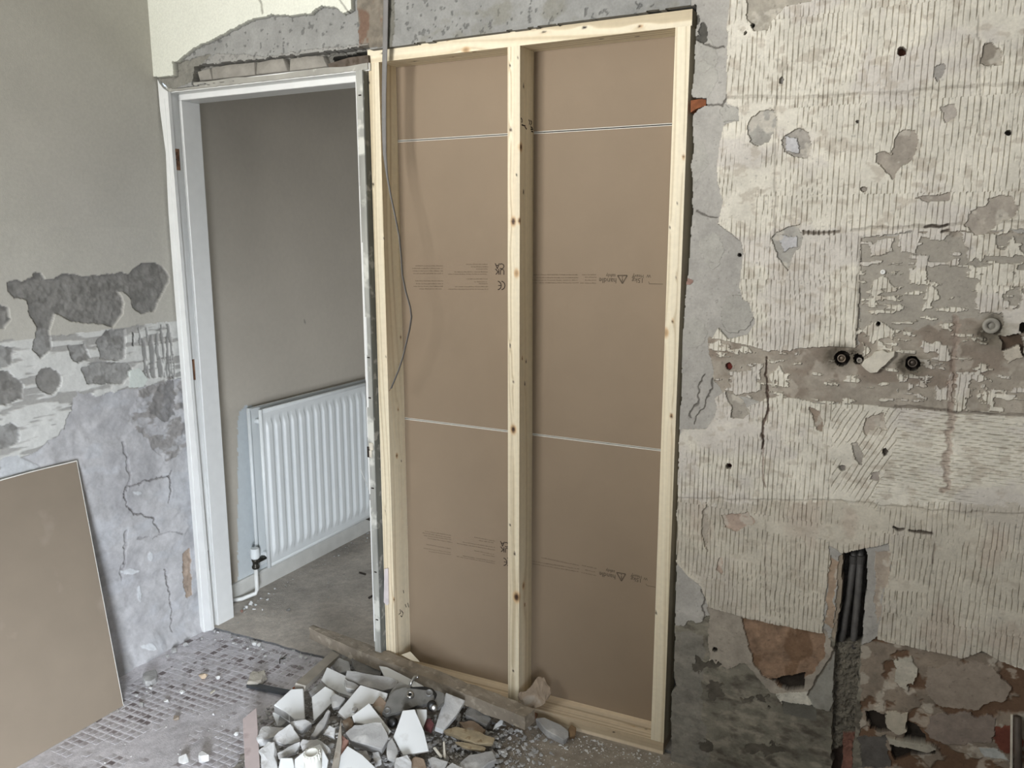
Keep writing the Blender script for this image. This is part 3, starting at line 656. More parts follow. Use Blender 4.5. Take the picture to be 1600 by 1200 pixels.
# ------------------------------------------------------------------ door_1: the old door lining
door = empty('door_1', (-1.42, -.02, floor_z(-1.42))); struct(door)
tag(door, 'white painted door lining without its door, hinge cut-outs on the left jamb', None)
dw = mat('door_paint', (228, 229, 227), .4, var=.015, scale=25, bump=.05, bscale=60)
bare = mat('weathered_timber', (158, 158, 152), .85, var=.10, scale=18, stretch=(3, 3, .3), dark=(206, 206, 198), dscale=18, damt=.22)
backm = mat('shaded_timber', (104, 106, 102), .9, var=.14, scale=14, stretch=(3, 3, .4), dark=(150, 150, 146), dscale=30, damt=.15)
hinge_w = mat('bare_hinge_wood', (142, 104, 78), .7, var=.12, scale=30, stretch=(2, 2, .4), dark=(96, 66, 46), dscale=40, damt=.2)
JX = -1.818; LB = .112; LF = -.012; HZ = 1.953
rec = [sorted((at(px0, py0, x=JX)[2], at(px1, py1, x=JX)[2])) for (px0, py0, px1, py1) in ((273, 232, 278, 266), (298, 562, 303, 594), (320, 862, 325, 893))]
yr0, yr1 = -.0115, .021
bm = bmesh.new(); fz = floor_z(JX)
box(bm, (JX-.03, LF, fz), (JX-.004, LB, HZ))
box(bm, (JX-.004, yr1, fz), (JX, LB, HZ))
zz = fz
for a, b in sorted(rec)+[(HZ, HZ)]:
    box(bm, (JX-.004, LF, zz), (JX, yr1, a)); zz = b
j = child(obj('jamb', bm, dw), door)
for k, (a, b) in enumerate(sorted(rec)):
    bm = bmesh.new(); box(bm, (JX-.004, LF+.0005, a), (JX-.0025, yr1, b)); hr = child(obj('hinge_recess', bm, hinge_w), door)
    hr['label'] = 'bare wood hinge cut-out with screw holes'
    bm = bmesh.new()
    for q in (.2, .5, .8):
        lathe(bm, [(.0028, 0), (.0028, .0003)], frame_to((JX-.0024, LF+.014+.004*(q == .5), a+(b-a)*q), (1, 0, 0)), 10)
    o = obj('screw_hole', bm, mat('screw_hole', (36, 28, 22), .9)); o.parent = hr; o['kind'] = 'stuff'
bm = bmesh.new(); box(bm, (JX, .030, fz), (JX+.0145, LB, HZ-.02), .002); child(obj('door_stop', bm, dw), door)
bm = bmesh.new(); box(bm, (JX, .030, HZ-.02), (-1.0, LB, HZ), .002); child(obj('door_stop', bm, dw), door)
bm = bmesh.new(); box(bm, (JX-.03, LF+.004, HZ), (-.962, LB, HZ+.022)); child(obj('head', bm, dw), door)
bm = bmesh.new(); NS = 60
a = [at(262+(575-262)*t, 143.5-(143.5-113)*t, y=LF) for t in np.linspace(0, 1, NS)]
up_ = [.020+.006*(float(vnoise(R([t*9.]), R([0.]), 77)[0])-.5)-.004*t for t in np.linspace(0, 1, NS)]
lo = [bm.verts.new((p[0], LF-.001, HZ+.002+.0016*random.Random(i).random())) for i, p in enumerate(a)]; hi = [bm.verts.new((p[0], LF-.001, HZ+.002+h)) for p, h in zip(a, up_)]
lo2 = [bm.verts.new((q.co.x, LF+.006, q.co.z)) for q in lo]; hi2 = [bm.verts.new((q.co.x, LF+.006, q.co.z)) for q in hi]
for A, B in ((lo, hi), (hi, hi2), (hi2, lo2), (lo2, lo)):
    for k in range(NS-1): bm.faces.new((A[k], A[k+1], B[k+1], B[k]))
bm.faces.new((lo[0], hi[0], hi2[0], lo2[0])); bm.faces.new((lo[-1], hi[-1], hi2[-1], lo2[-1]))
o = child(obj('head_edge', bm, mat('head_edge_grey', (160, 158, 150), .9, var=.08, scale=14, dark=(196, 196, 188), dscale=26, damt=.12)), door); o['label'] = 'unpainted front edge of the door head'
# left casing strip with a broken top corner and a bead along its inner edge
bm = bmesh.new(); AY = -.024
cas = [(246, 124), (249, 130), (255, 138), (262, 143), (275, 310), (300, 620), (331, 985), (313.5, 987), (291, 690), (272, 450), (263, 330), (259, 240), (250, 172)]
prism(bm, [at(px, py, y=AY) for px, py in cas], (0, .0125, 0)); o = child(obj('casing', bm, dw), door)
bm = bmesh.new(); box(bm, (JX-.011, AY-.0025, fz), (JX-.002, LF, HZ-.02), .001); child(obj('casing_bead', bm, dw), door)
# right jamb: weathered edge and unpainted outer side with its shade in the colour, a strip of old paint, broken keep
RX0, RX1 = -1.0, -.976; RF = -.026
bm = bmesh.new(); box(bm, (RX0, RF, floor_z(RX0)), (RX1, RF+.02, HZ)); o = child(obj('jamb', bm, bare), door); o['label'] = 'weathered right jamb with bare grey edge'
bm = bmesh.new(); box(bm, (RX1, RF+.002, floor_z(RX0)), (RX1+.002, .10, HZ-.004)); o = child(obj('jamb_back', bm, backm), door); o['label'] = 'unpainted outer side of the right jamb, tinted dark for its shade'
bm = bmesh.new(); box(bm, (RX0, RF+.02, floor_z(RX0)), (RX1, LB, HZ)); child(obj('jamb', bm, dw), door)
bm = bmesh.new()
for za, zb, wd in ((.12, .62, .004), (.64, .80, .005), (.83, 1.02, .003), (.93, 1.10, .010), (1.10, 1.22, .012), (1.22, 1.45, .008), (1.45, 1.62, .004), (1.62, 1.93, .003)):
    box(bm, (RX0-.002, RF-.001, za), (RX0-.002+wd, RF+.03, zb), .0008)
child(obj('paint_flake', bm, dw), door)
bm = bmesh.new(); box(bm, (RX0-.003, RF-.0025, .765), (RX0+.008, RF+.01, .80)); child(obj('keep_recess', bm, mat('screw_hole', (36, 28, 22), .9)), door)
bm = bmesh.new(); box(bm, (RX0+.006, RF-.004, .79), (RX1-.002, RF, .815), .003); box(bm, (RX0+.004, RF-.003, .765), (RX1-.008, RF, .79), .002); child(obj('splinter', bm, mat('raw_splinter', (206, 200, 186), .8, var=.1)), door)
for zq in (1.88, 1.09, .96, .66, .37, .20): 
    bm = bmesh.new(); box(bm, (RX0+.008, RF-.001, zq), (RX0+.018, RF, zq+.004)); child(obj('nail', bm, mat('screw_hole', (36, 28, 22), .9)), door)
bm = bmesh.new(); prism(bm, [at(px, py, y=-.006) for px, py in ((600.5, 889), (606, 888), (607, 944), (604, 946), (599.5, 941))], (0, .004, 0)); o = child(obj('packing_strip', bm, mat('pale_card', (214, 205, 204), .8)), door); o['label'] = 'pale packing strip beside the jamb'

# ------------------------------------------------------------------ new stud frame
FW, FH, FT, FD = .972, 2.013, .038, .088
pine = vmat('fresh_pine', rough=.55, var=.02, scale=70, bump=.08, bscale=220, spec=.35)
def timber(name, a, b, ax, knots, seed, base=(233, 222, 196), shear=0.0):
    gs = GridSet()
    o1, o2 = [i for i in range(3) if i != ax]
    L = b[ax]-a[ax]; na = max(2, int(L/.006)); al = np.linspace(a[ax], b[ax], na)
    def colour(P):
        x = P[..., ax]; c1 = P[..., o1]; c2 = P[..., o2]
        wv = (fbm(x*1.3, c2*3+seed, seed, 2)-.5)*.03
        gsum = c1+.45*c2+wv
        for (kp, kr, dk) in knots:
            dx = (x-kp[ax])/3.5; d = np.sqrt(dx**2+(c1-kp[o1])**2+(c2-kp[o2])**2); gsum = gsum+np.where(c1 > kp[o1], 1, -1)*.006*np.exp(-(d/(kr*1.8))**2)
        gr = vnoise(gsum*210, x*.6, seed+3); gr2 = vnoise(gsum*560+9, x*1.2, seed+4); gl = vnoise(gsum*45, x*.5, seed+8)
        K = R(base, dtype=float)*(1-.13*sm(.45, .9, gr)-.05*gr2-.10*gl+.05)[..., None]*R([1, .985+0*1, .96])**(sm(.4, .9, gr)*2)[..., None]
        pk = sm(.55, .75, fbm(x*2.5, c1*12+c2*12, seed+12, 3)); K = K*(1-pk[..., None]*.10)+R((222, 186, 150.))*pk[..., None]*.10
        for (kp, kr, dk) in knots:
            d = np.sqrt(((x-kp[ax])/1.5)**2+(c1-kp[o1])**2+(c2-kp[o2])**2)
            t = (1-sm(kr*.55, kr*1.15, d))[..., None]; ring = R((206, 174, 132.)) if kr > .004 else R((40, 32, 26.))
            K = K*(1-t)+ring*t
            t = (1-sm(kr*.2, kr*.75, d))[..., None]*dk; K = K*(1-t)+R((62, 40, 26.))*t
        return K
    step = .0022
    for (f1, f2) in ((o1, o2), (o2, o1)):
        n1 = max(2, int(abs(b[f1]-a[f1])/step)+1); t1 = np.linspace(a[f1], b[f1], n1)
        for side in (0, 1):
            A_, T_ = np.meshgrid(al, t1, indexing='ij'); P = np.empty(A_.shape+(3,)); P[..., ax] = A_; P[..., f1] = T_; P[..., f2] = (a, b)[side][f2]
            gs.add(P, colour(P), flip=(side == 0) ^ ((ax, f1) in ((0, 2), (1, 0), (2, 1))))
    for e in (0, 1):
        A_, T_ = np.meshgrid(np.linspace(a[o1], b[o1], 4), np.linspace(a[o2], b[o2], 4), indexing='ij'); P = np.empty(A_.shape+(3,)); P[..., o1] = A_; P[..., o2] = T_; P[..., ax] = (a, b)[e][ax]
        gs.add(P, colour(P)*.93)
    if shear:
        for V in gs.v: V[:, 2] += shear*V[:, 0]
    return gs.build(name, pine, None, False)
frame = empty('stud_frame', (-FW/2, .044, floor_z(-FW/2)))
tag(frame, 'new pale pine stud frame of three uprights filling the old wide doorway', 'timber frame')
XC = -.504
def kn(px, py, r=.008, dk=1.0, **k):
    k = k or dict(y=0.0); return (at(px, py, **k), r, dk)
dot = .0022
kl = [kn(583, 288, .004), kn(603, 558, dot), kn(600, 372, .003), kn(602, 797, dot), kn(616, 937, .006), kn(577, 128, .003),
      kn(626, 527, .005, x=-FW+FT), kn(620, 712, .007, x=-FW+FT), kn(627, 720, .003, x=-FW+FT), kn(622, 640, .005, .5, x=-FW+FT)]
kc = [kn(802, 346, .011), kn(802, 671, .012), kn(807, 933, .015), kn(798, 203, .004), kn(809, 89, .0025), kn(797, 103, .0025), kn(797, 540, .003), kn(802, 597, .0025), kn(797, 820, .003), kn(804, 865, .0035), kn(802, 1048, .0035), kn(807, 274, dot), kn(807, 427, .010, .25),
      kn(814, 230, .010, x=XC+FT), kn(812, 345, .008, x=XC+FT), kn(818, 135, .004, x=XC+FT), kn(816, 560, .005, x=XC+FT), kn(822, 565, .004, x=XC+FT), kn(820, 600, .004, x=XC+FT), kn(818, 915, .010, .5, x=XC+FT), kn(820, 945, .006, x=XC+FT), kn(818, 300, .004, x=XC+FT)]
kr_ = [kn(1068, 245, .005, .6), kn(1047, 355, dot), kn(1058, 317, dot), kn(1051, 502, .0045), kn(1049, 650, .006), kn(1025, 957, .003), kn(1056, 432, dot), kn(1040, 520, .01, .2)]
kh = [kn(700, 62, .005, .8), kn(913, 43, .004), kn(1000, 41, .005), kn(850, 50, .003), kn(597, 83, .003), kn(648, 96, .004, z=FH-FT), kn(708, 89, .005, z=FH-FT), kn(741, 81, .006, z=FH-FT), kn(940, 61, .004, z=FH-FT), kn(996, 57, .004, z=FH-FT), kn(728, 78, .010, .3)]
ks = [kn(897, 1118, .004, z=.02), kn(945, 1128, .004, z=.03), kn(990, 1135, .005, z=.035), kn(1010, 1140, .004, z=.035), kn(960, 1142, .003)]
zb = FT-.002
timber_parts = [timber('stud', R([-FW, 0, FT+floor_z(-FW+.02)]), R([-FW+FT, FD, FH-FT]), 2, kl, 11), timber('stud', R([XC, 0, FT+floor_z(XC+.02)]), R([XC+FT, FD, FH-FT]), 2, kc, 23), timber('stud', R([-FT, 0, FT+floor_z(-.02)]), R([0, FD, FH-FT]), 2, kr_, 37),
    timber('head_plate', R([-FW-.002, 0, FH-FT]), R([.003, FD, FH]), 0, kh, 41), timber('sole_plate', R([-FW, -.001, 0]), R([0, FD, FT]), 0, ks, 53, (232, 216, 190), SLOPE)]
for t in timber_parts: child(t, frame)
ink = mat('ink_print', (92, 80, 66), .9, var=.1, scale=90)
ink2 = mat('faint_ink', (116, 101, 84), .9, var=.1, scale=90)
blackink = mat('black_stamp', (52, 40, 32), .9)
def text_bm(bm, body, size, M):
    cu = bpy.data.curves.new('t', 'FONT'); cu.body = body; cu.size = size; cu.align_x = 'LEFT'; cu.resolution_u = 2; cu.offset = .012*size
    o = bpy.data.objects.new('t', cu); C.objects.link(o)
    me = bpy.data.meshes.new_from_object(o.evaluated_get(bpy.context.evaluated_depsgraph_get()))
    me.transform(M); bm.from_mesh(me); bpy.data.objects.remove(o); bpy.data.meshes.remove(me); bpy.data.curves.remove(cu)
# timber stamps
def strokes(name, lst, x, m, parent, wd=.002):
    bm = bmesh.new()
    for s in lst:
        P = [at(px, py, x=x+.0004) for px, py in s]
        for p, q in zip(P, P[1:]):
            d = Vector(q-p).normalized(); nrm = Vector((1, 0, 0)); sd = d.cross(nrm)*wd/2
            bm.faces.new([bm.verts.new(Vector(v_)) for v_ in (Vector(p)+sd, Vector(q)+sd, Vector(q)-sd, Vector(p)-sd)])
    o_ = child(obj(name, bm, m), parent); o_['kind'] = 'stuff'; return o_
strokes('printed_stamp', [[(814, 184), (816, 188), (815, 192)], [(815, 195), (821, 197)], [(820, 198), (823, 202)], [(826, 187), (828, 190), (827, 195)], [(829, 188), (831, 191), (829, 196)], [(829, 198), (832, 200)], [(829, 202), (833, 202)], [(830, 205), (833, 206)]], XC+FT, blackink, frame, .004)
strokes('printed_stamp', [[(625, 952), (626, 958), (623, 960)], [(627, 954), (630, 958), (628, 964), (626, 962)], [(633, 944), (635, 949)], [(637, 942), (639, 949)], [(630, 922), (631, 927)]], -FW+FT, blackink, frame, .003)

# ------------------------------------------------------------------ plasterboard behind the studs
paper = mat('brown_board_paper', (142, 126, 107), .8, var=.012, scale=9, bump=.04, bscale=300, spec=.3)
core = mat('gypsum_core', (226, 224, 216), .9, var=.03, scale=60)
Z1, Z2 = 1.758, .877
X0, X1, BT = -FW-.0, .0, .0125
def board(z0, z1, label, lower=True, upper=True, sh=0.0):
    t = empty('plasterboard', ((X0+X1)/2, FD, z0)); tag(t, label, 'plasterboard', 'plasterboards behind the stud frame')
    bm = bmesh.new(); e = .0017
    za, zb_ = z0+(.0017 if lower else 0), z1-(.0017 if upper else 0)
    box(bm, (X0, FD+.0012, za), (X1, FD+BT, zb_)); child(obj('gypsum_core', bm, core), t)
    bm = bmesh.new(); box(bm, (X0, FD, za+(e if lower else 0)), (X1, FD+.0011, zb_-(e if upper else 0))); child(obj('paper_face', bm, paper), t)
    return t
bt = board(Z1, FH+.02, 'narrow brown plasterboard strip at the top, under the head plate', True, False)
bmid = board(Z2, Z1, 'middle brown plasterboard with upside-down print, between the two white joints')
bbot = board(-.02, Z2, 'lowest brown plasterboard with upside-down print, standing on the sole plate', False, True)
YP = FD-.0004
def prt(name, parent, m, items):
    """flat print: dashes (x0, x1, y0, y1 in pixels along a row) laid on the board"""
    bm = bmesh.new(); rr = random.Random(len(items))
    for (xa, ya, xb, yb, hh) in items:
        A, B = at(xa, ya, y=YP), at(xb, yb, y=YP); x = A[0]
        while x < B[0]-.002:
            wl = rr.uniform(.005, .022)
            t0 = (x-A[0])/(B[0]-A[0]); x2 = min(x+wl, B[0]); z = A[2]+(B[2]-A[2])*t0
            q = x
            while q < x2:
                cw = rr.uniform(.0012, .0024); h2 = hh*rr.uniform(.55, 1.0)
                bm.faces.new([bm.verts.new(v_) for v_ in ((q, YP, z), (q+cw, YP, z), (q+cw, YP, z+h2), (q, YP, z+h2))]); q += cw+.0006
            x = x2+.0022
    o_ = child(obj(name, bm, m), parent); o_['kind'] = 'stuff'; return o_
def row(xa, xb, ya, yb=None, h=.0032): return (xa, ya, xb, yb if yb is not None else ya, h)
def mirror_text(bm, body, size, px, py):
    """print that is upside down on the board: starts at its right end"""
    p = at(px, py, y=YP)
    M = Matrix.Translation(Vector(p)) @ Matrix.Rotation(math.pi, 4, 'Y') @ Matrix.Rotation(math.radians(90), 4, 'X')
    text_bm(bm, body, size, M)
def arc(bm, px, py, r, wd, a0, a1, n=16):
    c = at(px, py, y=YP); pr = None
    for i in range(n+1):
        t = a0+(a1-a0)*i/n
        o_ = bm.verts.new((c[0]+(r+wd/2)*math.cos(t), YP, c[2]+(r+wd/2)*math.sin(t))); i_ = bm.verts.new((c[0]+(r-wd/2)*math.cos(t), YP, c[2]+(r-wd/2)*math.sin(t)))
        if pr: bm.faces.new((pr[0], o_, i_, pr[1]))
        pr = (o_, i_)
def ce(bm, px, py, s):
    h = math.pi/2
    arc(bm, px+s*330, py, s, s*.24, -h*.95, h*.95); arc(bm, px-s*130, py, s, s*.24, -h*.95, h*.95)
    c = at(px-s*130, py, y=YP); bm.faces.new([bm.verts.new(v_) for v_ in ((c[0]+s*.2, YP, c[2]-s*.1), (c[0]+s*.9, YP, c[2]-s*.1), (c[0]+s*.9, YP, c[2]+s*.1), (c[0]+s*.2, YP, c[2]+s*.1))])
# middle board
prt('printed_lines', bmid, ink2, [row(649, 692, 416), row(644, 692, 420), row(645, 692, 424), row(646, 692, 428), row(649, 692, 439.5), row(650, 692, 444), row(646, 692, 448), row(655, 692, 452),
    row(728, 762, 413.5), row(736, 762, 417.5), row(744, 762, 421), row(710, 762, 425.5), row(700, 762, 429), row(729, 762, 436.5), row(741, 762, 441), row(748, 762, 444), row(711, 762, 448.5), row(700, 762, 452.5),
    row(833, 902, 430), row(838, 903, 434.5), row(831, 902, 438.5), row(832, 903, 442.5), row(909, 931, 430), row(914, 931, 434), row(914, 931, 438.5), row(906, 931, 443)])
bm = bmesh.new()
mirror_text(bm, 'UK', .024, 788.5, 420.5); mirror_text(bm, 'CA', .024, 788.5, 411.8)
ce(bm, 779, 446, .0125)
child(obj('printed_marks', bm, blackink), bmid)['kind'] = 'stuff'
bm = bmesh.new()
mirror_text(bm, 'handle', .020, 963.5, 435); mirror_text(bm, 'safely', .013, 962, 428.5)
mirror_text(bm, '15kg', .018, 1006, 435); mirror_text(bm, 'Heavy', .013, 1006, 429.5); mirror_text(bm, 'W', .012, 1017, 429)
def tri(bm, pts, wd):
    P = [Vector(at(px, py, y=YP)) for px, py in pts]
    for p, q in zip(P, P[1:]):
        d = (q-p).normalized(); sd = d.cross(Vector((0, 1, 0)))*wd/2
        bm.faces.new([bm.verts.new(v_) for v_ in (p+sd, q+sd, q-sd, p-sd)])
tri(bm, [(965, 430.5), (980, 430.5), (972.5, 443), (965, 430.5)], .0035); tri(bm, [(972.5, 432), (972.5, 434)], .003); tri(bm, [(972.5, 435), (972.5, 440)], .003)
tri(bm, [(1013.5, 440), (1014.5, 443.5), (1036, 444)], .0015)
child(obj('printed_words', bm, ink), bmid)['kind'] = 'stuff'
# bottom board
prt('printed_lines', bbot, ink2, [row(664, 704, 830.5, 837), row(660, 705, 833, 841), row(662, 705, 837, 844), row(668, 706, 841.5, 848), row(666, 704, 851, 858), row(662, 705, 857, 864), row(670, 704, 862, 867),
    row(741, 773, 840, 846), row(748, 773, 845, 849), row(723, 773, 847.5, 856), row(714, 773, 849.5, 860), row(741, 772, 861, 867), row(754, 772, 867, 870), row(723, 773, 869, 878), row(714, 773, 870, 881),
    row(846, 904, 872, 884), row(829, 904, 877, 889.5), row(830, 904, 881, 894), row(909, 931, 884, 889), row(908, 931, 895, 900), row(914, 931, 891, 895)])
bm = bmesh.new(); mirror_text(bm, 'UK', .024, 796, 857); mirror_text(bm, 'CA', .024, 796, 848.2); ce(bm, 788, 877.5, .0125); child(obj('printed_marks', bm, blackink), bbot)['kind'] = 'stuff'
bm = bmesh.new(); mirror_text(bm, 'handle', .020, 962, 898.5); mirror_text(bm, 'safely', .013, 961, 891.5); mirror_text(bm, '15kg', .018, 1003, 904.5); mirror_text(bm, 'Heavy', .013, 1003, 900); mirror_text(bm, 'W', .012, 1012, 903)
tri(bm, [(963.5, 894.5), (977.5, 897), (971, 908), (963.5, 894.5)], .0035); tri(bm, [(971, 897), (971, 899)], .003); tri(bm, [(971, 900), (971, 905)], .003); tri(bm, [(1009, 912), (1011, 915), (1024, 917.5)], .0015)
child(obj('printed_words', bm, ink), bbot)['kind'] = 'stuff'

# ------------------------------------------------------------------ plasterboard offcut leaning on the left wall
lb = empty('plasterboard', (-1.66, -1.1, floor_z(-1.66)))
tag(lb, 'big plain brown plasterboard offcut leaning against the grey left wall', 'plasterboard')
yb, yt = -.505, -.462
b0 = R([-1.658, yb, floor_z(-1.658)+.001]); b1 = R([-1.836, yt, at(107, 723, x=-1.836)[2]])
n = np.cross(R([0, -1., 0]), b1-b0); n /= np.linalg.norm(n); n = n if n[0] > 0 else -n
topz = [0, .004, .006, .004, -.004, -.02, -.045]; ys = [0, -.08, -.16, -.24, -.36, -.6, -1.2]
front = [b0, b0+R([0, -1.25, 0])]+[b1+R([0, y_, z_*.6]) for y_, z_ in list(zip(ys, topz))[::-1]]
bm = bmesh.new(); prism(bm, [p-n*.0008 for p in front], -n*.0112); child(obj('gypsum_core', bm, core), lb)
ce_ = sum(front)/len(front)
bm = bmesh.new(); prism(bm, [p-R([0, .0028, 0])*(p[1] > -.6)-(b1-b0)/np.linalg.norm(b1-b0)*.003*(p[2] > .3) for p in front], -n*.0008)
child(obj('paper_face', bm, mat('leaning_board_paper', (136, 124, 109), .85, var=.015, scale=10, bump=.05, bscale=300, spec=.25, dark=(146, 134, 120), dscale=7, damt=.04)), lb)
bm = bmesh.new(); prism(bm, [p-n*.012 for p in front], -n*.0008); child(obj('paper_back', bm, mat('grey_board_paper', (190, 188, 180), .85)), lb)

# ------------------------------------------------------------------ radiator in the hallway
rad = empty('radiator', (-1.85, .65, floor_z(-1.85)))
tag(rad, 'white ribbed double panel radiator on the hallway wall behind the doorway', 'radiator')
rw = mat('radiator_enamel', (222, 226, 226), .35, var=.01, scale=10)
RXF = -1.815
p = at(411, 640, x=RXF); q = at(420, 888, x=RXF); ry0 = (p[1]+q[1])/2; rz1 = p[2]; rz0 = q[2]; ry1 = ry0+.86
def panel(x, sgn, ytop0):
    ny, nzz = 420, 44
    ys_ = np.linspace(ytop0, ytop0+ry1-ry0, ny); zs_ = np.linspace(rz0, rz1, nzz)
    u, v = np.meshgrid(ys_, zs_, indexing='ij')
    pit = .0495; f = ((u-ytop0-.012)/pit) % 1.0
    rib = sm(.10, .30, f)*(1-sm(.72, .92, f))
    ve = sm(rz0+.045, rz0+.075, v)*(1-sm(rz1-.075, rz1-.045, v)); ue = sm(ytop0+.012, ytop0+.02, u)*(1-sm(ytop0+ry1-ry0-.02, ytop0+ry1-ry0-.012, u))
    h = .010*rib*ve*ue-.004*(1-sm(rz0, rz0+.012, v))-.004*sm(rz1-.012, rz1, v)
    g_ = GridSet(); g_.add(np.stack([x+sgn*h, u, v], -1), np.full(u.shape+(3,), 220.), flip=sgn > 0)
    g_.add(np.stack([x-sgn*.012+0*h, u, v], -1), np.full(u.shape+(3,), 220.), flip=sgn < 0)
    o = g_.build('panel', rw); return child(o, rad)
panel(RXF, 1, ry0); panel(RXF-.065, -1, ry0-.004)
for x in (RXF, RXF-.065):
    bm = bmesh.new()
    for z0_, z1_ in ((rz0, rz0+.02), (rz1-.02, rz1)): box(bm, (x-.012, ry0-.002, z0_), (x, ry1, z1_), .004)
    tube(bm, [(x-.006, ry0, rz0), (x-.006, ry0, rz1)], .0085, 10); tube(bm, [(x-.006, ry1, rz0), (x-.006, ry1, rz1)], .0085, 10)
    child(obj('panel_edge', bm, rw, None, True), rad)
bm = bmesh.new(); tube(bm, [(RXF-.07, ry0+.02, rz1-.055), (RXF-.006, ry0+.02, rz1-.055)], .011, 12); child(obj('connector', bm, rw, None, True), rad); bm = bmesh.new(); tube(bm, [(RXF-.07, ry0+.02, rz0+.045), (RXF-.006, ry0+.02, rz0+.045)], .013, 12); child(obj('connector', bm, rw, None, True), rad)
vx = RXF-.038; vy = ry0-.045; vz = rz0+.035
brass = mat('tarnished_brass', (70, 68, 62), .4, .8)
bm = bmesh.new(); lathe(bm, [(.013, 0), (.016, .004), (.016, .012), (.012, .016), (.012, .03), (.015, .034), (.015, .044)], Matrix.Translation((vx, vy, vz-.03)), 16); tube(bm, [(vx, vy, vz), (vx, ry0+.01, vz)], .010, 12); valve = child(obj('valve', bm, brass, None, True), rad)
def sub(o, part): o.parent = part; o.matrix_parent_inverse = part.matrix_parent_inverse.inverted() @ part.matrix_parent_inverse @ Matrix(); return o
bm = bmesh.new(); lathe(bm, [(.014, 0), (.019, .006), (.019, .040), (.017, .046)], Matrix.Translation((vx, vy, vz+.014)), 16); sub(obj('valve_cap', bm, rw, None, False), valve)
bm = bmesh.new(); fl = floor_z(-1.85); tube(bm, [(vx, vy, vz-.028), (vx, vy, fl+.045), (vx-.004, vy-.006, fl+.028), (vx-.03, vy-.06, fl+.02), (HX+.012, vy-.09, fl+.018)], .0085, 12); child(obj('pipe', bm, white, None, True), rad)
bm = bmesh.new(); y_ = ry0+.74; tube(bm, [(vx, y_-.03, rz0-.012), (vx, y_, rz0-.03), (vx, y_+.03, rz0-.012)], .011, 10); tube(bm, [(vx, y_+.01, rz0-.02), (vx, y_+.01, rz0+.01)], .008, 10); child(obj('valve_body', bm, brass, None, True), rad)
bm = bmesh.new(); tube(bm, [(vx, y_+.03, rz0-.012), (vx, y_+.10, rz0-.006), (vx, y_+.15, rz0+.02), (vx, y_+.18, rz0+.10)], .0085, 10); child(obj('pipe', bm, white, None, True), rad)
bm = bmesh.new(); P_ = [at(px, py, x=-1.70) for px, py in ((563, 732), (568, 745), (574, 758), (579, 772), (581, 790))]
tube(bm, P_+[R([-1.72, P_[-1][1]+.03, floor_z(-1.72)+.012])], .0016, 8); tag(obj('wire', bm, mat('white_pvc', (230, 230, 226), .5), None, True), 'thin white wire curling past the right end of the radiator', 'wire')

# ------------------------------------------------------------------ hanging cable
cab = empty('cable', tuple(at(603, 0, y=-.04)))
tag(cab, 'grey flat electric cable hanging down in front of the left upright', 'cable')
def ribbon(bm, pts, wid, th):
    rings = []
    for p, w_, t_ in zip(pts, wid, th):
        rings.append([bm.verts.new((p[0]+w_*math.cos(a), p[1]+t_*math.sin(a), p[2])) for a in [2*math.pi*k/10 for k in range(10)]])
    for A, B in zip(rings, rings[1:]):
        for k in range(10): bm.faces.new((A[k], A[(k+1) % 10], B[(k+1) % 10], B[k]))
    bm.faces.new(rings[0]); bm.faces.new(rings[-1])
cp = [(604, -70, -.030, 6), (603, 0, -.032, 6), (602, 60, -.030, 6), (601, 100, -.025, 6), (600, 150, -.025, 5.5), (600, 200, -.027, 5.5), (601, 240, -.030, 4.5), (605, 275, -.032, 3.2), (611, 308, -.034, 2.4), (618, 340, -.036, 2.0), (624, 370, -.038, 1.8), (627, 400, -.04, 1.3), (629, 430, -.04, 1.3), (634, 455, -.04, 1.6), (641, 480, -.04, 1.6), (643, 495, -.04, 1.6), (640, 515, -.04, 1.3), (634, 540, -.038, 1.8), (629, 560, -.036, 2.0), (623, 578, -.034, 2.0), (616, 595, -.03, 2.2), (611, 607, -.028, 2.4)]
P_ = [at(a, b, y=c_) for a, b, c_, d_ in cp]
bm = bmesh.new(); ribbon(bm, P_, [d_*(.0015 if d_ > 4 else .0010) for *_, d_ in cp], [max(.0022, .0055-d_*.0006) for *_, d_ in cp]); child(obj('sheath', bm, mat('grey_pvc', (120, 118, 116), .7, var=.04), None, True), cab)
bm = bmesh.new(); tube(bm, [P_[-1]+R([0, 0, .002]), P_[-1]+R([-.006, -.001, -.008])], .0012, 6); child(obj('bare_end', bm, mat('copper', (120, 96, 80), .4, .6)), cab)

# ------------------------------------------------------------------ pipe ends and pipes in the right-hand wall
def ring_stub(name, px, py, ro, ri, y0, y1, m, label, cat='pipe'):
    c = at(px, py, y=y0); t = empty(name, tuple(c)); tag(t, label, cat)
    bm = bmesh.new(); M = frame_to(c, (0.05, -1, 0.02))
    lathe(bm, [(ri, -.004), (ro, -.002-(y1-y0)), (ro, 0), (ro*.93, .0015), (ri, .001), (ri, -.012), (ri*.98, -.012)], M, 24); co = child(obj('collar', bm, m, None, True), t)
    bm = bmesh.new(); lathe(bm, [(ri*.99, -.013), (ri*.99, -.011)], M, 16); o = obj('bore', bm, mat('bore_black', (14, 13, 12), .9)); o.parent = co
cop = mat('pipe_rim', (128, 116, 102), .4, .5, var=.1, scale=60)
ring_stub('pipe_stub', 1315, 560, .0098, .0068, -.014, .02, cop, 'open pipe end in the dark hole left of the white plaster chip')
ring_stub('pipe_stub', 1426, 567, .0105, .0074, -.014, .02, mat('pipe_rim_dark', (86, 78, 70), .45, .5, var=.1), 'open pipe end in the dark hole right of the white plaster chip')
ring_stub('wall_plug', 1343, 563, .0065, .003, -.012, .02, mat('plug_grey', (150, 144, 134), .6), 'small round grey plug between the pipe end and the white plaster chip', 'wall plug')
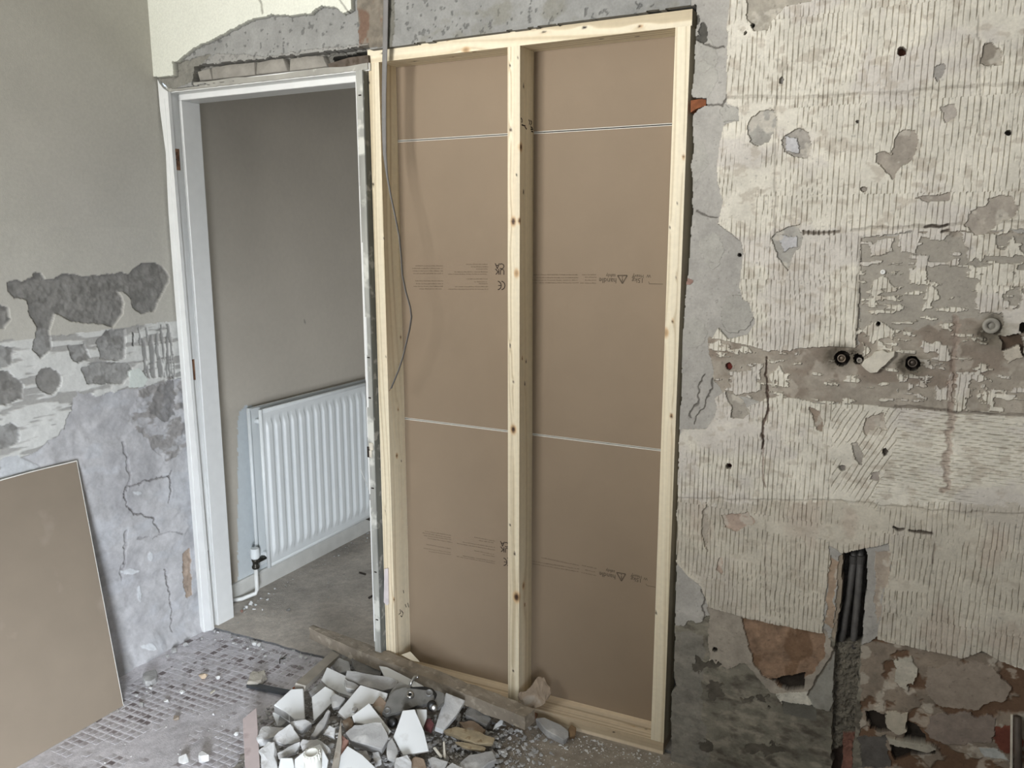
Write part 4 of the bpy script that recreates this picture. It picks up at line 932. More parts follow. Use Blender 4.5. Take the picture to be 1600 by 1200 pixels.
ring_stub('wall_plug', 1379.5, 425, .0055, .0018, -.026, .0, mat('plug_white', (236, 236, 232), .5), 'small white round wall plug on the bare patch above the pipe ends', 'wall plug')
ring_stub('pipe_stub', 1549, 509, .017, .008, -.026, .0, mat('fitting_grey', (152, 148, 138), .6, var=.1), 'wide grey collar of a plastered-in fitting near the right edge', 'pipe')
bm = bmesh.new(); bm_pts = [(1346, 571), (1351, 563), (1362, 557), (1366, 551), (1379, 547), (1386, 552), (1398, 549), (1397, 557), (1388, 563), (1384, 570), (1376, 574), (1371, 582), (1360, 583), (1352, 577)]
prism(bm, [at(px, py, y=-.034) for px, py in bm_pts], (0, .014, 0), 1.06); bmesh.ops.bevel(bm, geom=bm.edges[:], offset=.0012, segments=1, affect='EDGES')
tag(obj('plaster_chip', bm, mat('chip_white', (206, 200, 186), .9, var=.06, scale=40, bump=.3), None, False), 'raised cream plaster chip between the two open pipe ends', 'plaster chip')
pg = mat('lead_grey_pipe', (98, 96, 94), .55, .3, var=.12, scale=50, bump=.1)
for pts, r, lb_ in (([(1335, 850), (1333, 880), (1327, 925), (1318, 985), (1312, 1010)], .0085, 'left of two old grey pipes in the wall chase, leaning'), ([(1345, 848), (1344, 880), (1341, 925), (1335, 985), (1333, 1018)], .0085, 'right of two old grey pipes in the wall chase, upright')):
    t = empty('pipe', tuple(at(*pts[-1], y=.0))); tag(t, lb_, 'pipe', 'pipes in the wall chase')
    bm = bmesh.new(); P_ = [at(px, py, y=.010+.012*(k == 0)-.004*(k == 4)) for k, (px, py) in enumerate(pts)]; tube(bm, P_, r, 14); child(obj('pipe_body', bm, pg, None, True), t)
    bm = bmesh.new(); tube(bm, [P_[1]+R([0, 0, .02]), P_[1]], r*1.18, 14); child(obj('sleeve', bm, mat('sleeve_dark', (70, 68, 66), .6)), t)
P_ = [at(1590, 1120, y=-.03), at(1591, 1200, y=-.03)]; P_.append(R([P_[1][0]+.001, -.03, floor_z(P_[1][0])]))
t = empty('pipe', tuple(P_[-1])); tag(t, 'thin dark vertical pipe at the bottom right corner by the red patch', 'pipe')
bm = bmesh.new(); tube(bm, P_, .008, 12); child(obj('pipe_body', bm, mat('dark_pipe', (84, 74, 66), .6, .2, var=.15), None, True), t)
bm = bmesh.new(); tube(bm, [P_[0]+R([-.011, .004, 0]), P_[1]+R([-.013, .004, 0]), P_[2]+R([-.013, .004, .01])], .003, 6); child(obj('plaster_edge', bm, mat('chip_white', (206, 200, 186))), t)

# ------------------------------------------------------------------ rubble heap
from mathutils import noise as mnoise
hills = [(onfloor(545, 1120), .20, .055), (onfloor(480, 1195), .17, .050), (onfloor(640, 1140), .18, .045), (onfloor(600, 1060), .13, .030), (onfloor(740, 1165), .15, .018), (onfloor(545, 1240), .17, .045), (onfloor(700, 1090), .12, .022)]
def mound(x, y):
    return SLOPE*x+sum(a*math.exp(-((x-c[0])**2+(y-c[1])**2)/(r*r)) for c, r, a in hills)*.8
def onmound(px, py, off=0.0):
    h = 0.03
    for _ in range(14):
        p = onfloor(px, py, h); h = .5*h+.5*(mound(p[0], p[1])-SLOPE*p[0]+off)
    return onfloor(px, py, h)
gsm = GridSet()
u, v = np.meshgrid(np.arange(-1.2, .05, .008), np.arange(-.75, -.004, .008), indexing='ij')
hh = SLOPE*u+sum(a*np.exp(-((u-c[0])**2+(v-c[1])**2)/(r*r)) for c, r, a in hills)*.8
q = fbm(u*30, v*30, 600, 4); rim = hh-SLOPE*u
col = R((140, 136, 130.))*(.75+.5*q)[..., None]*np.ones(3)
hh = hh+(q-.5)*.024*sm(.004, .02, rim)-.012
K = (rim > .0045)
gsm.add(np.stack([u, v, hh], -1), col, K[:-1, :-1] & K[1:, 1:] & K[1:, :-1] & K[:-1, 1:])
tag(gsm.build('rubble_bed', vmat('rubble_dust', rough=.95, var=.12, scale=80, bump=.6, bscale=200)), 'bed of crushed grey plaster dust under the rubble heap', 'rubble', kind='stuff')
GYP = mat('tile_glaze_white', (224, 226, 226), .35, var=.012, scale=12, dark=(196, 196, 194), dscale=14, damt=.06, bump=.04, bscale=60)
PLG = mat('plaster_grey', (166, 165, 163), .95, var=.06, scale=22, bump=.35, bscale=120, dark=(196, 195, 192), dscale=16, damt=.18)
PLL = mat('plaster_light', (196, 196, 195), .95, var=.05, scale=22, bump=.35, bscale=120, dark=(166, 163, 160), dscale=18, damt=.14)
PLB = mat('plaster_brown', (142, 124, 106), .95, var=.08, scale=22, bump=.4, bscale=120, dark=(170, 162, 150), dscale=18, damt=.14)
PLD = mat('plaster_dark', (128, 126, 122), .95, var=.08, scale=22, bump=.4, bscale=120)
TBK = mat('tile_back_grey', (176, 172, 164), .95, var=.05, scale=40, bump=.3, bscale=150)
OFFW = mat('old_yellow_wood', (152, 138, 112), .8, var=.14, scale=26, stretch=(1, 1, 1), dark=(120, 100, 72), dscale=40, damt=.12)
GRW = mat('grey_timber', (150, 143, 132), .85, var=.10, scale=22, dark=(122, 112, 100), dscale=26, damt=.15)
BRK = mat('brick_red', (146, 112, 100), .9, var=.12, scale=40, bump=.3, bscale=150)
PNK = mat('pinkish_tile', (196, 182, 180), .6, var=.04, scale=18, dark=(176, 160, 158), dscale=20, damt=.15)
UP0 = (.10, -.14, 1.0)
def piece(name, poly, off, th, m, label, cat, n=UP0, rough=0.0, shrink=1.0, p0=None, back=None, group=None, bev=.0015):
    n = R(n, dtype=float); n /= np.linalg.norm(n)
    cx = sum(p[0] for p in poly)/len(poly); cy = sum(p[1] for p in poly)/len(poly)
    if p0 is None: p0 = onmound(cx, cy, off)
    pts = [onplane(px, py, p0, n) for px, py in poly]
    o_ = sum(pts)/len(pts)
    bm = bmesh.new()
    loc = [p-o_ for p in pts]
    prism(bm, loc, -n*th, shrink)
    bm.faces.ensure_lookup_table()
    if back is not None:
        for f in bm.faces: f.material_index = 1
        bm.faces[0].material_index = 0
    if rough:
        bmesh.ops.bevel(bm, geom=bm.edges[:], offset=min(.002, th*.12), segments=1, affect='EDGES')
        bmesh.ops.triangulate(bm, faces=[f for f in bm.faces if len(f.verts) > 4])
        bmesh.ops.subdivide_edges(bm, edges=[e for e in bm.edges if e.calc_length() > .012], cuts=3, use_grid_fill=True)
        sd = Vector((cx*.37, cy*.21, 3.1))
        for v_ in bm.verts:
            v_.co += mnoise.noise_vector(v_.co*30+sd)*rough*1.5+mnoise.noise_vector(v_.co*110+sd)*rough*.5
    elif bev:
        bmesh.ops.bevel(bm, geom=bm.edges[:], offset=bev, segments=1, affect='EDGES')
    o = obj(name, bm, [m, back] if back is not None else m)
    o.location = o_
    return tag(o, label, cat, group)
CAMN = (.28, -.42, .86)
T, PC = 'tile_shard', 'plaster_chunk'
SH, CK = 'tile shard', 'plaster chunk'
def S(poly, off, n, label, th=.009, m=GYP, back=TBK): return piece(T, poly, off, th, m, label, SH, n, back=back)
def K_(poly, off, th, n, label, m=PLG, rough=.0028, shrink=.9): return piece(PC, poly, off, th, m, label, CK, n, rough, shrink)
# --- thick painted chunks and tile shards, back to front
K_([(517, 1040), (530, 1026), (546, 1034), (549, 1048), (530, 1050)], .030, .03, CAMN, 'light grey chunk at the top of the heap beside the grey batten', PLL)
K_([(548, 1030), (560, 1024), (578, 1032), (598, 1046), (594, 1058), (556, 1047)], .028, .03, UP0, 'long dark grey chunk lying along the old plank above the heap', PLD)
piece('stone', [(532, 1022), (539, 1018), (545, 1022), (543, 1028), (535, 1028)], .012, .016, PLG, 'small round grey stone at the upper end of the grey batten', 'stone', rough=.002)
S([(592, 1040), (605, 1042), (632, 1056), (660, 1070), (668, 1078), (640, 1074), (600, 1056)], .040, (.1, -.3, 1), 'long white shard half under the old plank behind the metal fitting')
K_([(541, 1047), (575, 1052), (623, 1062), (619, 1074), (598, 1079), (562, 1070), (540, 1060)], .055, .03, CAMN, 'long rounded grey plaster block left of the metal fitting', PLG)
S([(502, 1062), (511, 1042), (545, 1058), (560, 1070), (552, 1088), (530, 1082), (512, 1072)], .045, (.2, -.2, 1), 'large white shard leaning beside the upper part of the grey batten', .014)
K_([(537, 1063), (550, 1064), (562, 1070), (556, 1078), (540, 1076)], .060, .02, UP0, 'flat grey flake on top of the large white shard', PLG)
K_([(482, 1080), (503, 1065), (509, 1072), (487, 1087)], .040, .02, UP0, 'small grey block wedged along the lower end of the batten', PLL)
S([(487, 1089), (508, 1072), (521, 1079), (526, 1088), (515, 1102), (490, 1127)], .045, (.25, -.35, .9), 'white shard right of the thick six-sided chunk', .012)
K_([(515, 1090), (524, 1083), (540, 1091), (530, 1104), (520, 1106)], .055, .02, CAMN, 'small square grey block among the white shards', PLG, .0012)
S([(528, 1112), (563, 1070), (606, 1083), (602, 1098), (575, 1100), (552, 1118), (540, 1123)], .055, (.18, -.30, 1), 'broad white tile shard in the middle of the heap', .011)
K_([(582, 1101), (593, 1087), (606, 1098), (598, 1120)], .066, .012, CAMN, 'brown triangular flake between the white shards and the fitting', PLB, .001)
K_([(550, 1106), (556, 1103), (560, 1106), (556, 1112), (550, 1111)], .066, .010, UP0, 'tiny grey lump lying on the broad white tile shard', PLG, .001)
K_([(534, 1126), (546, 1119), (553, 1126), (552, 1134), (540, 1134)], .048, .02, UP0, 'grey-brown lump below the broad white tile shard', PLB)
S([(550, 1118), (577, 1098), (611, 1142), (607, 1147), (597, 1132), (575, 1132), (553, 1128)], .072, (.30, -.35, .9), 'bent-looking white tile shard with a thin edge, left of the fitting', .008)
piece(PC, [(427, 1101), (455, 1076), (474, 1075), (477, 1124), (460, 1124), (452, 1115)], .060, .040, GYP, 'thick six-sided chunk with a smooth white face beside the batten', CK, (.30, -.28, .9), back=PLG, shrink=1.0, bev=.003)
K_([(452, 1127), (478, 1124), (487, 1129), (470, 1142), (463, 1139)], .046, .03, CAMN, 'grey broken foot of the thick six-sided chunk', PLL)
K_([(484, 1150), (500, 1128), (514, 1108), (518, 1112), (508, 1135), (495, 1152)], .062, .028, (.4, -.3, .85), 'long slanting grey chunk pointing up between white shards', PLG)
K_([(504, 1147), (515, 1131), (524, 1136), (522, 1153)], .052, .02, CAMN, 'flat light grey chunk behind the wood splinter', PLL)
S([(425, 1113), (437, 1112), (443, 1124), (433, 1134)], .025, (.3, -.5, .8), 'small white shard at the left edge of the heap', .014)
K_([(437, 1115), (453, 1116), (452, 1125), (442, 1132), (434, 1134)], .020, .02, UP0, 'small grey lump beside the small white shard at the left', PLG)
K_([(402, 1145), (412, 1135), (446, 1136), (443, 1150), (425, 1152), (400, 1158)], .035, .025, UP0, 'crumbly pale lump next to the pinkish strip', PLL, .005)
K_([(428, 1150), (452, 1130), (468, 1150), (470, 1157), (442, 1163), (427, 1157)], .050, .03, CAMN, 'big pale angular chunk in the lower left of the heap', PLL, .004)
K_([(432, 1176), (468, 1158), (470, 1163), (462, 1176), (436, 1186)], .052, .02, CAMN, 'pale wedge below the big angular chunk', PLL, .003)
K_([(407, 1172), (418, 1157), (428, 1158), (433, 1200), (430, 1216), (408, 1214)], .050, .03, CAMN, 'tall pale fibrous chunk beside the pinkish strip', PLL, .005)
K_([(470, 1160), (474, 1155), (497, 1155), (516, 1169), (510, 1180), (472, 1172)], .062, .025, CAMN, 'rough white lump behind the white valve head', PLL, .004)
S([(460, 1186), (477, 1172), (500, 1162), (513, 1187), (508, 1216), (460, 1216)], .062, (.2, -.5, .8), 'white shard standing behind the white valve head', .010)
S([(434, 1204), (438, 1184), (457, 1184), (461, 1204), (455, 1216), (436, 1216)], .068, (.2, -.5, .8), 'small white shard at the bottom edge left of the valve head', .010)
S([(527, 1187), (543, 1165), (566, 1180), (590, 1202), (572, 1222), (532, 1216)], .062, (.25, -.35, .9), 'large white shard with a curved break at the bottom edge', .012)
K_([(538, 1146), (553, 1131), (597, 1128), (607, 1153), (596, 1171), (547, 1156)], .074, .045, CAMN, 'heavy grey block with a grooved face in front of the bent shard', PLG, .0025)
K_([(560, 1174), (572, 1172), (580, 1186), (572, 1194), (562, 1188)], .050, .02, UP0, 'small pointed grey chunk under the heavy grooved block', PLG)
K_([(582, 1176), (592, 1174), (596, 1186), (586, 1192)], .045, .02, UP0, 'rounded grey pebble under the heavy grooved block', PLL)
K_([(604, 1160), (612, 1150), (622, 1172), (618, 1190), (606, 1185)], .060, .02, CAMN, 'narrow grey chunk left of the big tilted white tile', PLG)
K_([(617, 1182), (637, 1180), (644, 1204), (634, 1216), (614, 1212)], .055, .02, CAMN, 'pale crumbly chunk at the bottom edge under the tilted tile', PLL, .004)
# --- pinkish strip, splinters, bricks
piece(T, [(379, 1123), (401, 1105), (408, 1225), (384, 1225)], .030, .009, PNK, 'pinkish flat tile strip standing out at the left of the heap', SH, (.1, -.16, 1), back=TBK)
piece('wood_splinter', [(533, 1122), (528, 1150), (515, 1215), (526, 1218), (531, 1185), (534, 1160)], .085, .008, GRW, 'upright grey wood splinter in front of the heap', 'wood splinter', CAMN)
piece('brick_fragment', [(534, 1148), (545, 1156), (540, 1172), (528, 1186), (530, 1164)], .064, .02, BRK, 'reddish brick fragment behind the upright wood splinter', 'brick fragment', CAMN, .0025)
piece('brick_fragment', [(664, 1126), (672, 1122), (678, 1130), (672, 1142), (664, 1136)], .034, .02, mat('dark_red_rag', (110, 66, 66), .9, var=.15, scale=40), 'small dark red scrap under the metal fitting', 'brick fragment', CAMN, .003)
# --- right-hand side of the heap
S([(651, 1108), (667, 1108), (667, 1121), (661, 1137), (654, 1126)], .060, CAMN, 'small white shard behind the big tilted white tile', .008)
piece(T, [(614, 1152), (622, 1132), (629, 1110), (648, 1108), (662, 1142), (670, 1173), (630, 1180)], .080, .012, GYP, 'big tilted white tile in front of the metal fitting', SH, (.30, -.52, .8), back=TBK)
piece(PC, [(680, 1136), (697, 1082), (727, 1094), (714, 1116), (693, 1141)], .050, .022, PLL, 'flat grey and white slab right of the metal fitting', CAMN and CK, (.35, -.3, .88), back=GYP)
K_([(727, 1110), (735, 1101), (750, 1104), (767, 1122), (761, 1133), (747, 1125), (728, 1117)], .030, .03, UP0, 'dark grey stone-like chunk below the old plank', PLD)
K_([(716, 1128), (732, 1124), (748, 1130), (760, 1140), (752, 1148), (726, 1140)], .018, .02, UP0, 'flat brownish chunk between plank and yellow wood', PLB)
piece('wood_splinter', [(690, 1142), (713, 1135), (745, 1142), (773, 1152), (770, 1163), (742, 1161), (712, 1150)], .030, .016, OFFW, 'yellowish splintered wood piece right of the heap, upper one', 'wood splinter', (.05, -.3, 1), .0022, .9)
piece('wood_splinter', [(710, 1158), (735, 1160), (760, 1168), (757, 1173), (722, 1166)], .020, .012, OFFW, 'yellowish splintered wood piece right of the heap, lower one', 'wood splinter', (.05, -.3, 1), .002, .9)
S([(770, 1140), (774, 1131), (788, 1119), (785, 1132)], .016, CAMN, 'small white shard on the grit right of the heap', .007)
K_([(718, 1192), (732, 1179), (770, 1173), (776, 1186), (755, 1198), (722, 1206)], .024, .028, UP0, 'oblong grey block on the grit at the bottom edge', PLG, .0022)
K_([(640, 1186), (650, 1179), (662, 1185), (668, 1204), (660, 1214), (642, 1212)], .040, .025, CAMN, 'brown chunk at the bottom edge under the tilted tile', PLB, .003)
K_([(668, 1186), (675, 1183), (700, 1190), (694, 1202), (676, 1202)], .030, .014, UP0, 'curved pale tile flake beside the brown chunk', PLL, .002)
K_([(690, 1204), (706, 1192), (728, 1200), (720, 1214), (694, 1214)], .030, .02, UP0, 'light flat chunk at the bottom edge below the yellow wood', PLL)
piece('wood_splinter', [(692, 1158), (695, 1158), (697, 1184), (693, 1184)], .028, .004, mat('pale_stick', (214, 208, 194), .7), 'thin pale stick standing in the grit', 'wood splinter', CAMN)
piece('wood_splinter', [(676, 1168), (680, 1166), (692, 1182), (688, 1184)], .030, .005, mat('pale_stick', (214, 208, 194), .7), 'short pale stick slanting in the grit', 'wood splinter', CAMN)
K_([(836, 1121), (852, 1121), (874, 1132), (888, 1143), (888, 1152), (880, 1155), (852, 1139)], .030, .028, UP0, 'grey pointed wedge of plaster against the sole plate', PLG, .002)
piece('wood_splinter', [(887, 1138), (893, 1132), (900, 1138), (899, 1150), (890, 1152)], .022, .018, mat('brown_chip', (128, 104, 76), .9, var=.12), 'brown wood chip at the tip of the grey wedge', 'wood splinter', CAMN, .002)
piece('stone', [(811, 1090), (818, 1080), (826, 1071), (838, 1062), (852, 1060), (858, 1070), (862, 1084), (850, 1096), (838, 1106), (830, 1108), (818, 1102)], 0, .035, mat('stone_brown', (150, 134, 116), .95, var=.1, scale=30, bump=.5, bscale=90, dark=(176, 168, 158), dscale=12, damt=.2), 'brownish lump of masonry at the foot of the middle upright', 'stone', (.25, -.75, .55), .009, .75, p0=at(838, 1085, y=-.012))
K_([(828, 1108), (836, 1104), (842, 1112), (836, 1120), (828, 1116)], .024, .02, UP0, 'rusty brown lump at the end of the old plank', mat('rusty_lump', (126, 92, 68), .95, var=.12, scale=40, bump=.4), .003)
piece('card_scrap', [(627, 1023), (641, 1018), (656, 1034), (645, 1033)], 0, .002, mat('cream_card', (218, 208, 186), .85), 'torn cream card scrap behind the old plank', 'scrap', (.1, -.6, .8), p0=at(642, 1026, y=-.004), bev=0)
# --- the old plank, the batten and the black strip
def beam(name, A, B, wid, th, m, label, cat, up=(0, 0, 1), taper=1.0, rough=.0025, wid2=None, n=26):
    """rough-sawn length of timber from A to B (top centre line)"""
    A, B = Vector(A), Vector(B); d = (B-A).normalized(); up = Vector(up); sd = d.cross(up).normalized(); up = sd.cross(d)
    bm = bmesh.new(); rings = []
    for i in range(n+1):
        t = i/n; p = A+(B-A)*t; w_ = wid*(taper+(1-taper)*min(1, t*4)); ring = []
        for (a, b) in ((-1, 0), (-.33, 0), (.33, 0), (1, 0), (1, -.5), (1, -1), (0, -1), (-1, -1), (-1, -.5)):
            q = p+sd*a*w_/2+up*b*th; q += mnoise.noise_vector(q*22)*rough+mnoise.noise_vector(q*70)*rough*.6; ring.append(bm.verts.new(q-A))
        rings.append(ring)
    k = len(rings[0])
    for P, Q in zip(rings, rings[1:]):
        for j in range(k): bm.faces.new((P[j], P[(j+1) % k], Q[(j+1) % k], Q[j]))
    bm.faces.new(rings[0][::-1]); bm.faces.new(rings[-1])
    o = obj(name, bm, m); o.location = A; return tag(o, label, cat)
PLK = mat('old_plank', (140, 130, 116), .95, var=.10, scale=16, dark=(164, 154, 138), dscale=42, damt=.18, bump=.45, bscale=90)
beam('plank', at(486, 979, y=.010), at(828, 1114, y=-.110), .052, .042, PLK, 'long old brown plank lying across the heap in front of the frame', 'plank', taper=.45, rough=.0035)
A_ = onmound(528, 1017, .055); B_ = onmound(470, 1069, .088)
bt_ = beam('batten', A_, B_, .034, .018, mat('batten_timber', (176, 170, 160), .8, var=.06, scale=20), 'short grey timber batten sticking up out of the heap', 'batten', up=(.25, -.2, 1), rough=.001)
K_([(456, 1075), (466, 1069), (478, 1068), (475, 1074)], .070, .008, UP0, 'rust-stained crumb at the lower end of the batten', mat('rust', (158, 92, 66), .95, var=.1), .001)
A_ = onfloor(388, 1068, .014); B_ = onfloor(462, 1083, .022)
beam('plastic_strip', A_, B_, .022, .010, mat('black_plastic', (64, 67, 70), .5, var=.1, scale=20), 'dark grey plastic strip on the tiles at the left of the heap', 'strip', rough=.0006)
# --- metal fitting
mc = mat('cast_grey_metal', (132, 132, 130), .45, .45, var=.08, scale=30, bump=.1, bscale=80, dark=(80, 78, 74), dscale=16, damt=.2)
mdk = mat('dark_metal', (56, 56, 56), .4, .7, var=.1)
mbr = mat('bright_metal', (176, 174, 170), .3, .9)
fp0 = onmound(640, 1094, .082); fn = R([.24, -.36, .9]); fn /= np.linalg.norm(fn)
fit = empty('metal_fitting', tuple(fp0-fn*.035)); tag(fit, 'dark grey cast metal fitting with two nuts and a hook in the heap', 'metal fitting')
def fpart(name, poly, lift, th, m, bev=.003):
    bm = bmesh.new(); prism(bm, [onplane(px, py, fp0+fn*lift, fn) for px, py in poly], -fn*th)
    bmesh.ops.bevel(bm, geom=bm.edges[:], offset=bev, segments=2, affect='EDGES'); return child(obj(name, bm, m, None, False), fit)
fpart('body', [(605, 1098), (607, 1089), (612, 1081), (621, 1075), (634, 1072), (641, 1077), (666, 1077), (676, 1080), (679, 1088), (677, 1096), (666, 1101), (650, 1103), (636, 1107), (622, 1114), (603, 1120), (596, 1114)], 0, .016, mc)
fpart('back_plate', [(606, 1090), (612, 1077), (624, 1064), (632, 1069), (640, 1070), (650, 1075), (622, 1086)], -.012, .014, mat('worn_zinc', (138, 137, 133), .5, .5, var=.08), .002)
fpart('arm', [(676, 1078), (684, 1078), (695, 1083), (694, 1098), (684, 1107), (676, 1104), (681, 1094)], -.006, .016, mc)
fpart('rim_bar', [(640, 1073), (662, 1072), (676, 1075), (683, 1084), (680, 1092), (676, 1082), (664, 1078), (642, 1078)], -.002, .012, mdk, .002)
def flathe(name, px, py, lift, prof, m, n=None, seg=20):
    p = onplane(px, py, fp0+fn*lift, fn); bm = bmesh.new(); lathe(bm, prof, frame_to(p, n if n is not None else fn), seg); return child(obj(name, bm, m, None, True), fit)
bo_ = flathe('boss', 640.5, 1087, 0, [(.013, -.004), (.013, .002), (.010, .008), (.006, .009), (.0055, .002), (.005, .001)], mbr)
o = flathe('bore', 641, 1085.5, .0055, [(.0052, 0), (.0052, .0008)], mat('bore_black', (14, 13, 12))); o.matrix_parent_inverse = Matrix(); o.parent = bo_
flathe('screw', 605, 1111, 0, [(.011, -.004), (.011, .003), (.008, .0045), (.0075, .003), (.002, .003)], mc)
flathe('screw', 670.5, 1083, 0, [(.012, -.004), (.012, .003), (.009, .005), (.0085, .003), (.002, .003)], mc)
nut = [(.010, -.012), (.014, -.010), (.012, -.006), (.014, -.003), (.012, .0), (.014, .003), (.013, .008), (.007, .010)]
nu_ = flathe('nut', 675, 1103, .002, nut, mbr if False else mdk, R([.5, -.7, .3])); flathe('nut', 613, 1129, .0, nut, mdk, R([.2, -.8, .4]))
o = flathe('washer', 678, 1106, .006, [(.008, 0), (.010, .002), (.006, .004)], mbr, R([.5, -.7, .3])); o.matrix_parent_inverse = Matrix(); o.parent = nu_
bm = bmesh.new(); tube(bm, [onplane(px, py, fp0+fn*l, fn) for px, py, l in ((640, 1072, .004), (643, 1065, .010), (648, 1058, .014), (652, 1056, .012), (652, 1060, .008))], .0046, 10); child(obj('hook', bm, mbr, None, True), fit)
# --- white radiator valve head standing in the heap
vb = onmound(492, 1222, .01); vt = 0.0
axis = Vector((.02, -.10, 1)).normalized()
vh = empty('valve_head', tuple(vb)); tag(vh, 'white ribbed radiator valve head standing in the heap at the bottom', 'valve head')
top = None
for hgt in np.linspace(.03, .12, 91):
    p = R(vb)+R(axis)*hgt; d = p-CAM; py = 600-CF*(d@UPV)/(d@FWD)
    if py < 1176: top = hgt; break
top = top or .09
M = frame_to(vb, axis); wv = mat('valve_white', (228, 228, 220), .35, var=.01)
bm = bmesh.new(); lathe(bm, [(.024, -.02), (.0235, top*.4), (.0215, top-.012), (.020, top-.006), (.018, top), (.015, top), (.0145, top-.002)], M, 28); child(obj('valve_body', bm, wv, None, True), vh)
bm = bmesh.new()
for k in range(16):
    a = 2*math.pi*k/16
    lathe(bm, [(.0024, 0), (.0024, .016), (.0012, .018)], M @ Matrix.Translation((.0212*math.cos(a), .0212*math.sin(a), top-.019)), 6)
o = child(obj('grip_ribs', bm, wv), vh); o['kind'] = 'stuff'
# --- stones lying singly on the floor
def stone(px, py, rpx, m, label, group=None, flat=.7, base=None, cat='stone', name='stone'):
    p = onfloor(px, py) if base is None else onfloor(px, py, base)
    dep = (p-CAM)@FWD; r = rpx*dep/CF; rr = random.Random(int(px*31+py*17))
    bm = bmesh.new()
    for k in range(16):
        t = rr.uniform(0, 2*math.pi); z = rr.uniform(-1, 1); q = math.sqrt(1-z*z)*rr.uniform(.75, 1)
        bm.verts.new((r*q*math.cos(t), r*q*math.sin(t)*rr.uniform(.7, 1), r*flat*z+r*flat*.75))
    res = bmesh.ops.convex_hull(bm, input=bm.verts[:])
    bmesh.ops.delete(bm, geom=[v_ for v_ in bm.verts if not v_.link_faces], context='VERTS')
    zmin = min(v_.co.z for v_ in bm.verts)
    for v_ in bm.verts: v_.co.z -= zmin+.0005
    o = obj(name, bm, m); o.location = p; return tag(o, label, cat, group)
WST = mat('plaster_crumb', (212, 212, 210), .9, var=.06, scale=40)
piece('stone', [(222, 1057), (224, 1052), (234, 1047), (244, 1046), (246, 1052), (243, 1059), (236, 1064), (226, 1064)], 0, .022, PLG, 'largest grey stone near the foot of the leaning board', 'stone', (0, 0, 1), .002, 1.1, p0=onfloor(234, 1057, .020))
piece('stone', [(385, 1065), (390, 1054), (394, 1048), (403, 1050), (413, 1047), (415, 1052), (407, 1062), (401, 1067)], 0, .024, mat('stone_buff', (190, 184, 172), .95, var=.08, scale=30, bump=.3), 'pale buff stone above the dark plastic strip', 'stone', (0, -.1, 1), .003, 1.1, p0=onfloor(400, 1058, .026))
for px, py, r, m, lb_ in ((236, 1069, 4.5, PLG, 'small grey stone touching the largest stone by the board'), (235, 1078, 4, WST, 'white crumb below the largest stone by the board'), (213, 1088, 4, PLG, 'grey pebble close to the leaning board edge'), (261, 1098, 6.5, WST, 'round white stone on the tiles right of the leaning board'), (221, 1104, 7, PLG, 'flat grey flake beside the bottom corner of the board'),
    (285, 1084, 5, WST, 'thin white flake on the tiles left of the sandy crumb'), (341, 1061, 5, WST, 'white cube-like crumb right of the sandy crumb'), (318, 1060, 8, mat('sandy', (196, 176, 152), .95, var=.1), 'sandy yellowish crumb on the mosaic tiles'), (275, 1126, 7, mat('stone_brown2', (150, 138, 124), .9, var=.1), 'brown stone on the tiles in front of the board'), (288, 1191, 11, WST, 'left of two big white stones at the bottom edge'), (318, 1191, 13, WST, 'right of two big white stones at the bottom edge'),
    (369, 1149, 5, WST, 'white crumb left of the pinkish strip'), (334, 1117, 3, WST, 'lone white crumb in the middle of the tiles'), (593, 975, 7, PLG, 'grey stone on the hallway floor by the right jamb'), (459, 958, 0.1, PLG, None), (398, 1008, 6, WST, 'flat white flake on the doorway threshold line'), (405, 1010, 4.5, WST, 'small white crumb next to the flat flake on the threshold'), (470, 1028, 4.5, WST, 'white crumb at the threshold near the batten'), (478, 1030, 4, WST, 'second white crumb at the threshold near the batten'), (385, 951, 4, WST, 'larger white crumb by the hallway skirting'), (392, 945, 5, WST, 'white flake by the hallway skirting'), (378, 957, 3.5, BRK, 'reddish crumb beside the left jamb'), (410, 954, 2.5, WST, 'single white crumb on the hallway floor'), (450, 955, 5, PLD, 'dark curled flake on the hallway floor'), (510, 863, 3.5, WST, 'white crumb under the radiator'), (860, 1158, 5, WST, None), (315, 1000, 4, PLG, 'grey crumb at the foot of the left casing'), (290, 1010, 6, PLG, 'grey lump at the foot of the left wall near the casing'), (272, 1020, 7, PLG, 'larger grey lump at the foot of the left wall'), (262, 1026, 4, PLG, 'small grey lump at the foot of the left wall')):
    if lb_: stone(px, py, r, m, lb_, base=.009 if py < 1000 and px > 340 else None)
piece('wood_splinter', [(328, 1082), (335, 1077), (336, 1078.5), (329, 1083.5)], 0, .003, mat('pale_stick', (214, 208, 194)), 'tiny white stick on the mosaic tiles', 'wood splinter', (0, 0, 1), p0=onfloor(332, 1080, .004), bev=0)
piece('wood_splinter', [(575, 933), (584, 928), (585, 930), (577, 935)], 0, .003, mat('dark_stick', (58, 52, 46), .9), 'dark splinter on the hallway floor beside the jamb', 'wood splinter', (0, 0, 1), p0=onfloor(580, 931, .013), bev=0)
piece('wood_splinter', [(561, 893), (572, 896), (571, 898), (561, 895)], 0, .003, mat('dark_stick', (58, 52, 46), .9), 'dark splinter farther in on the hallway floor', 'wood splinter', (0, 0, 1), p0=onfloor(566, 896, .013), bev=0)
bm = bmesh.new()
for s_ in ([(437, 1037), (437, 1030), (442, 1028), (448, 1023)], [(437, 1030), (446, 1029)]): tube(bm, [onfloor(a, b, .004+.004*(i % 2)) for i, (a, b) in enumerate(s_)], .0016, 6)
tag(obj('twig', bm, mat('dark_stick', (58, 52, 46), .9)), 'thin dark forked twig on the floor by the threshold', 'twig')
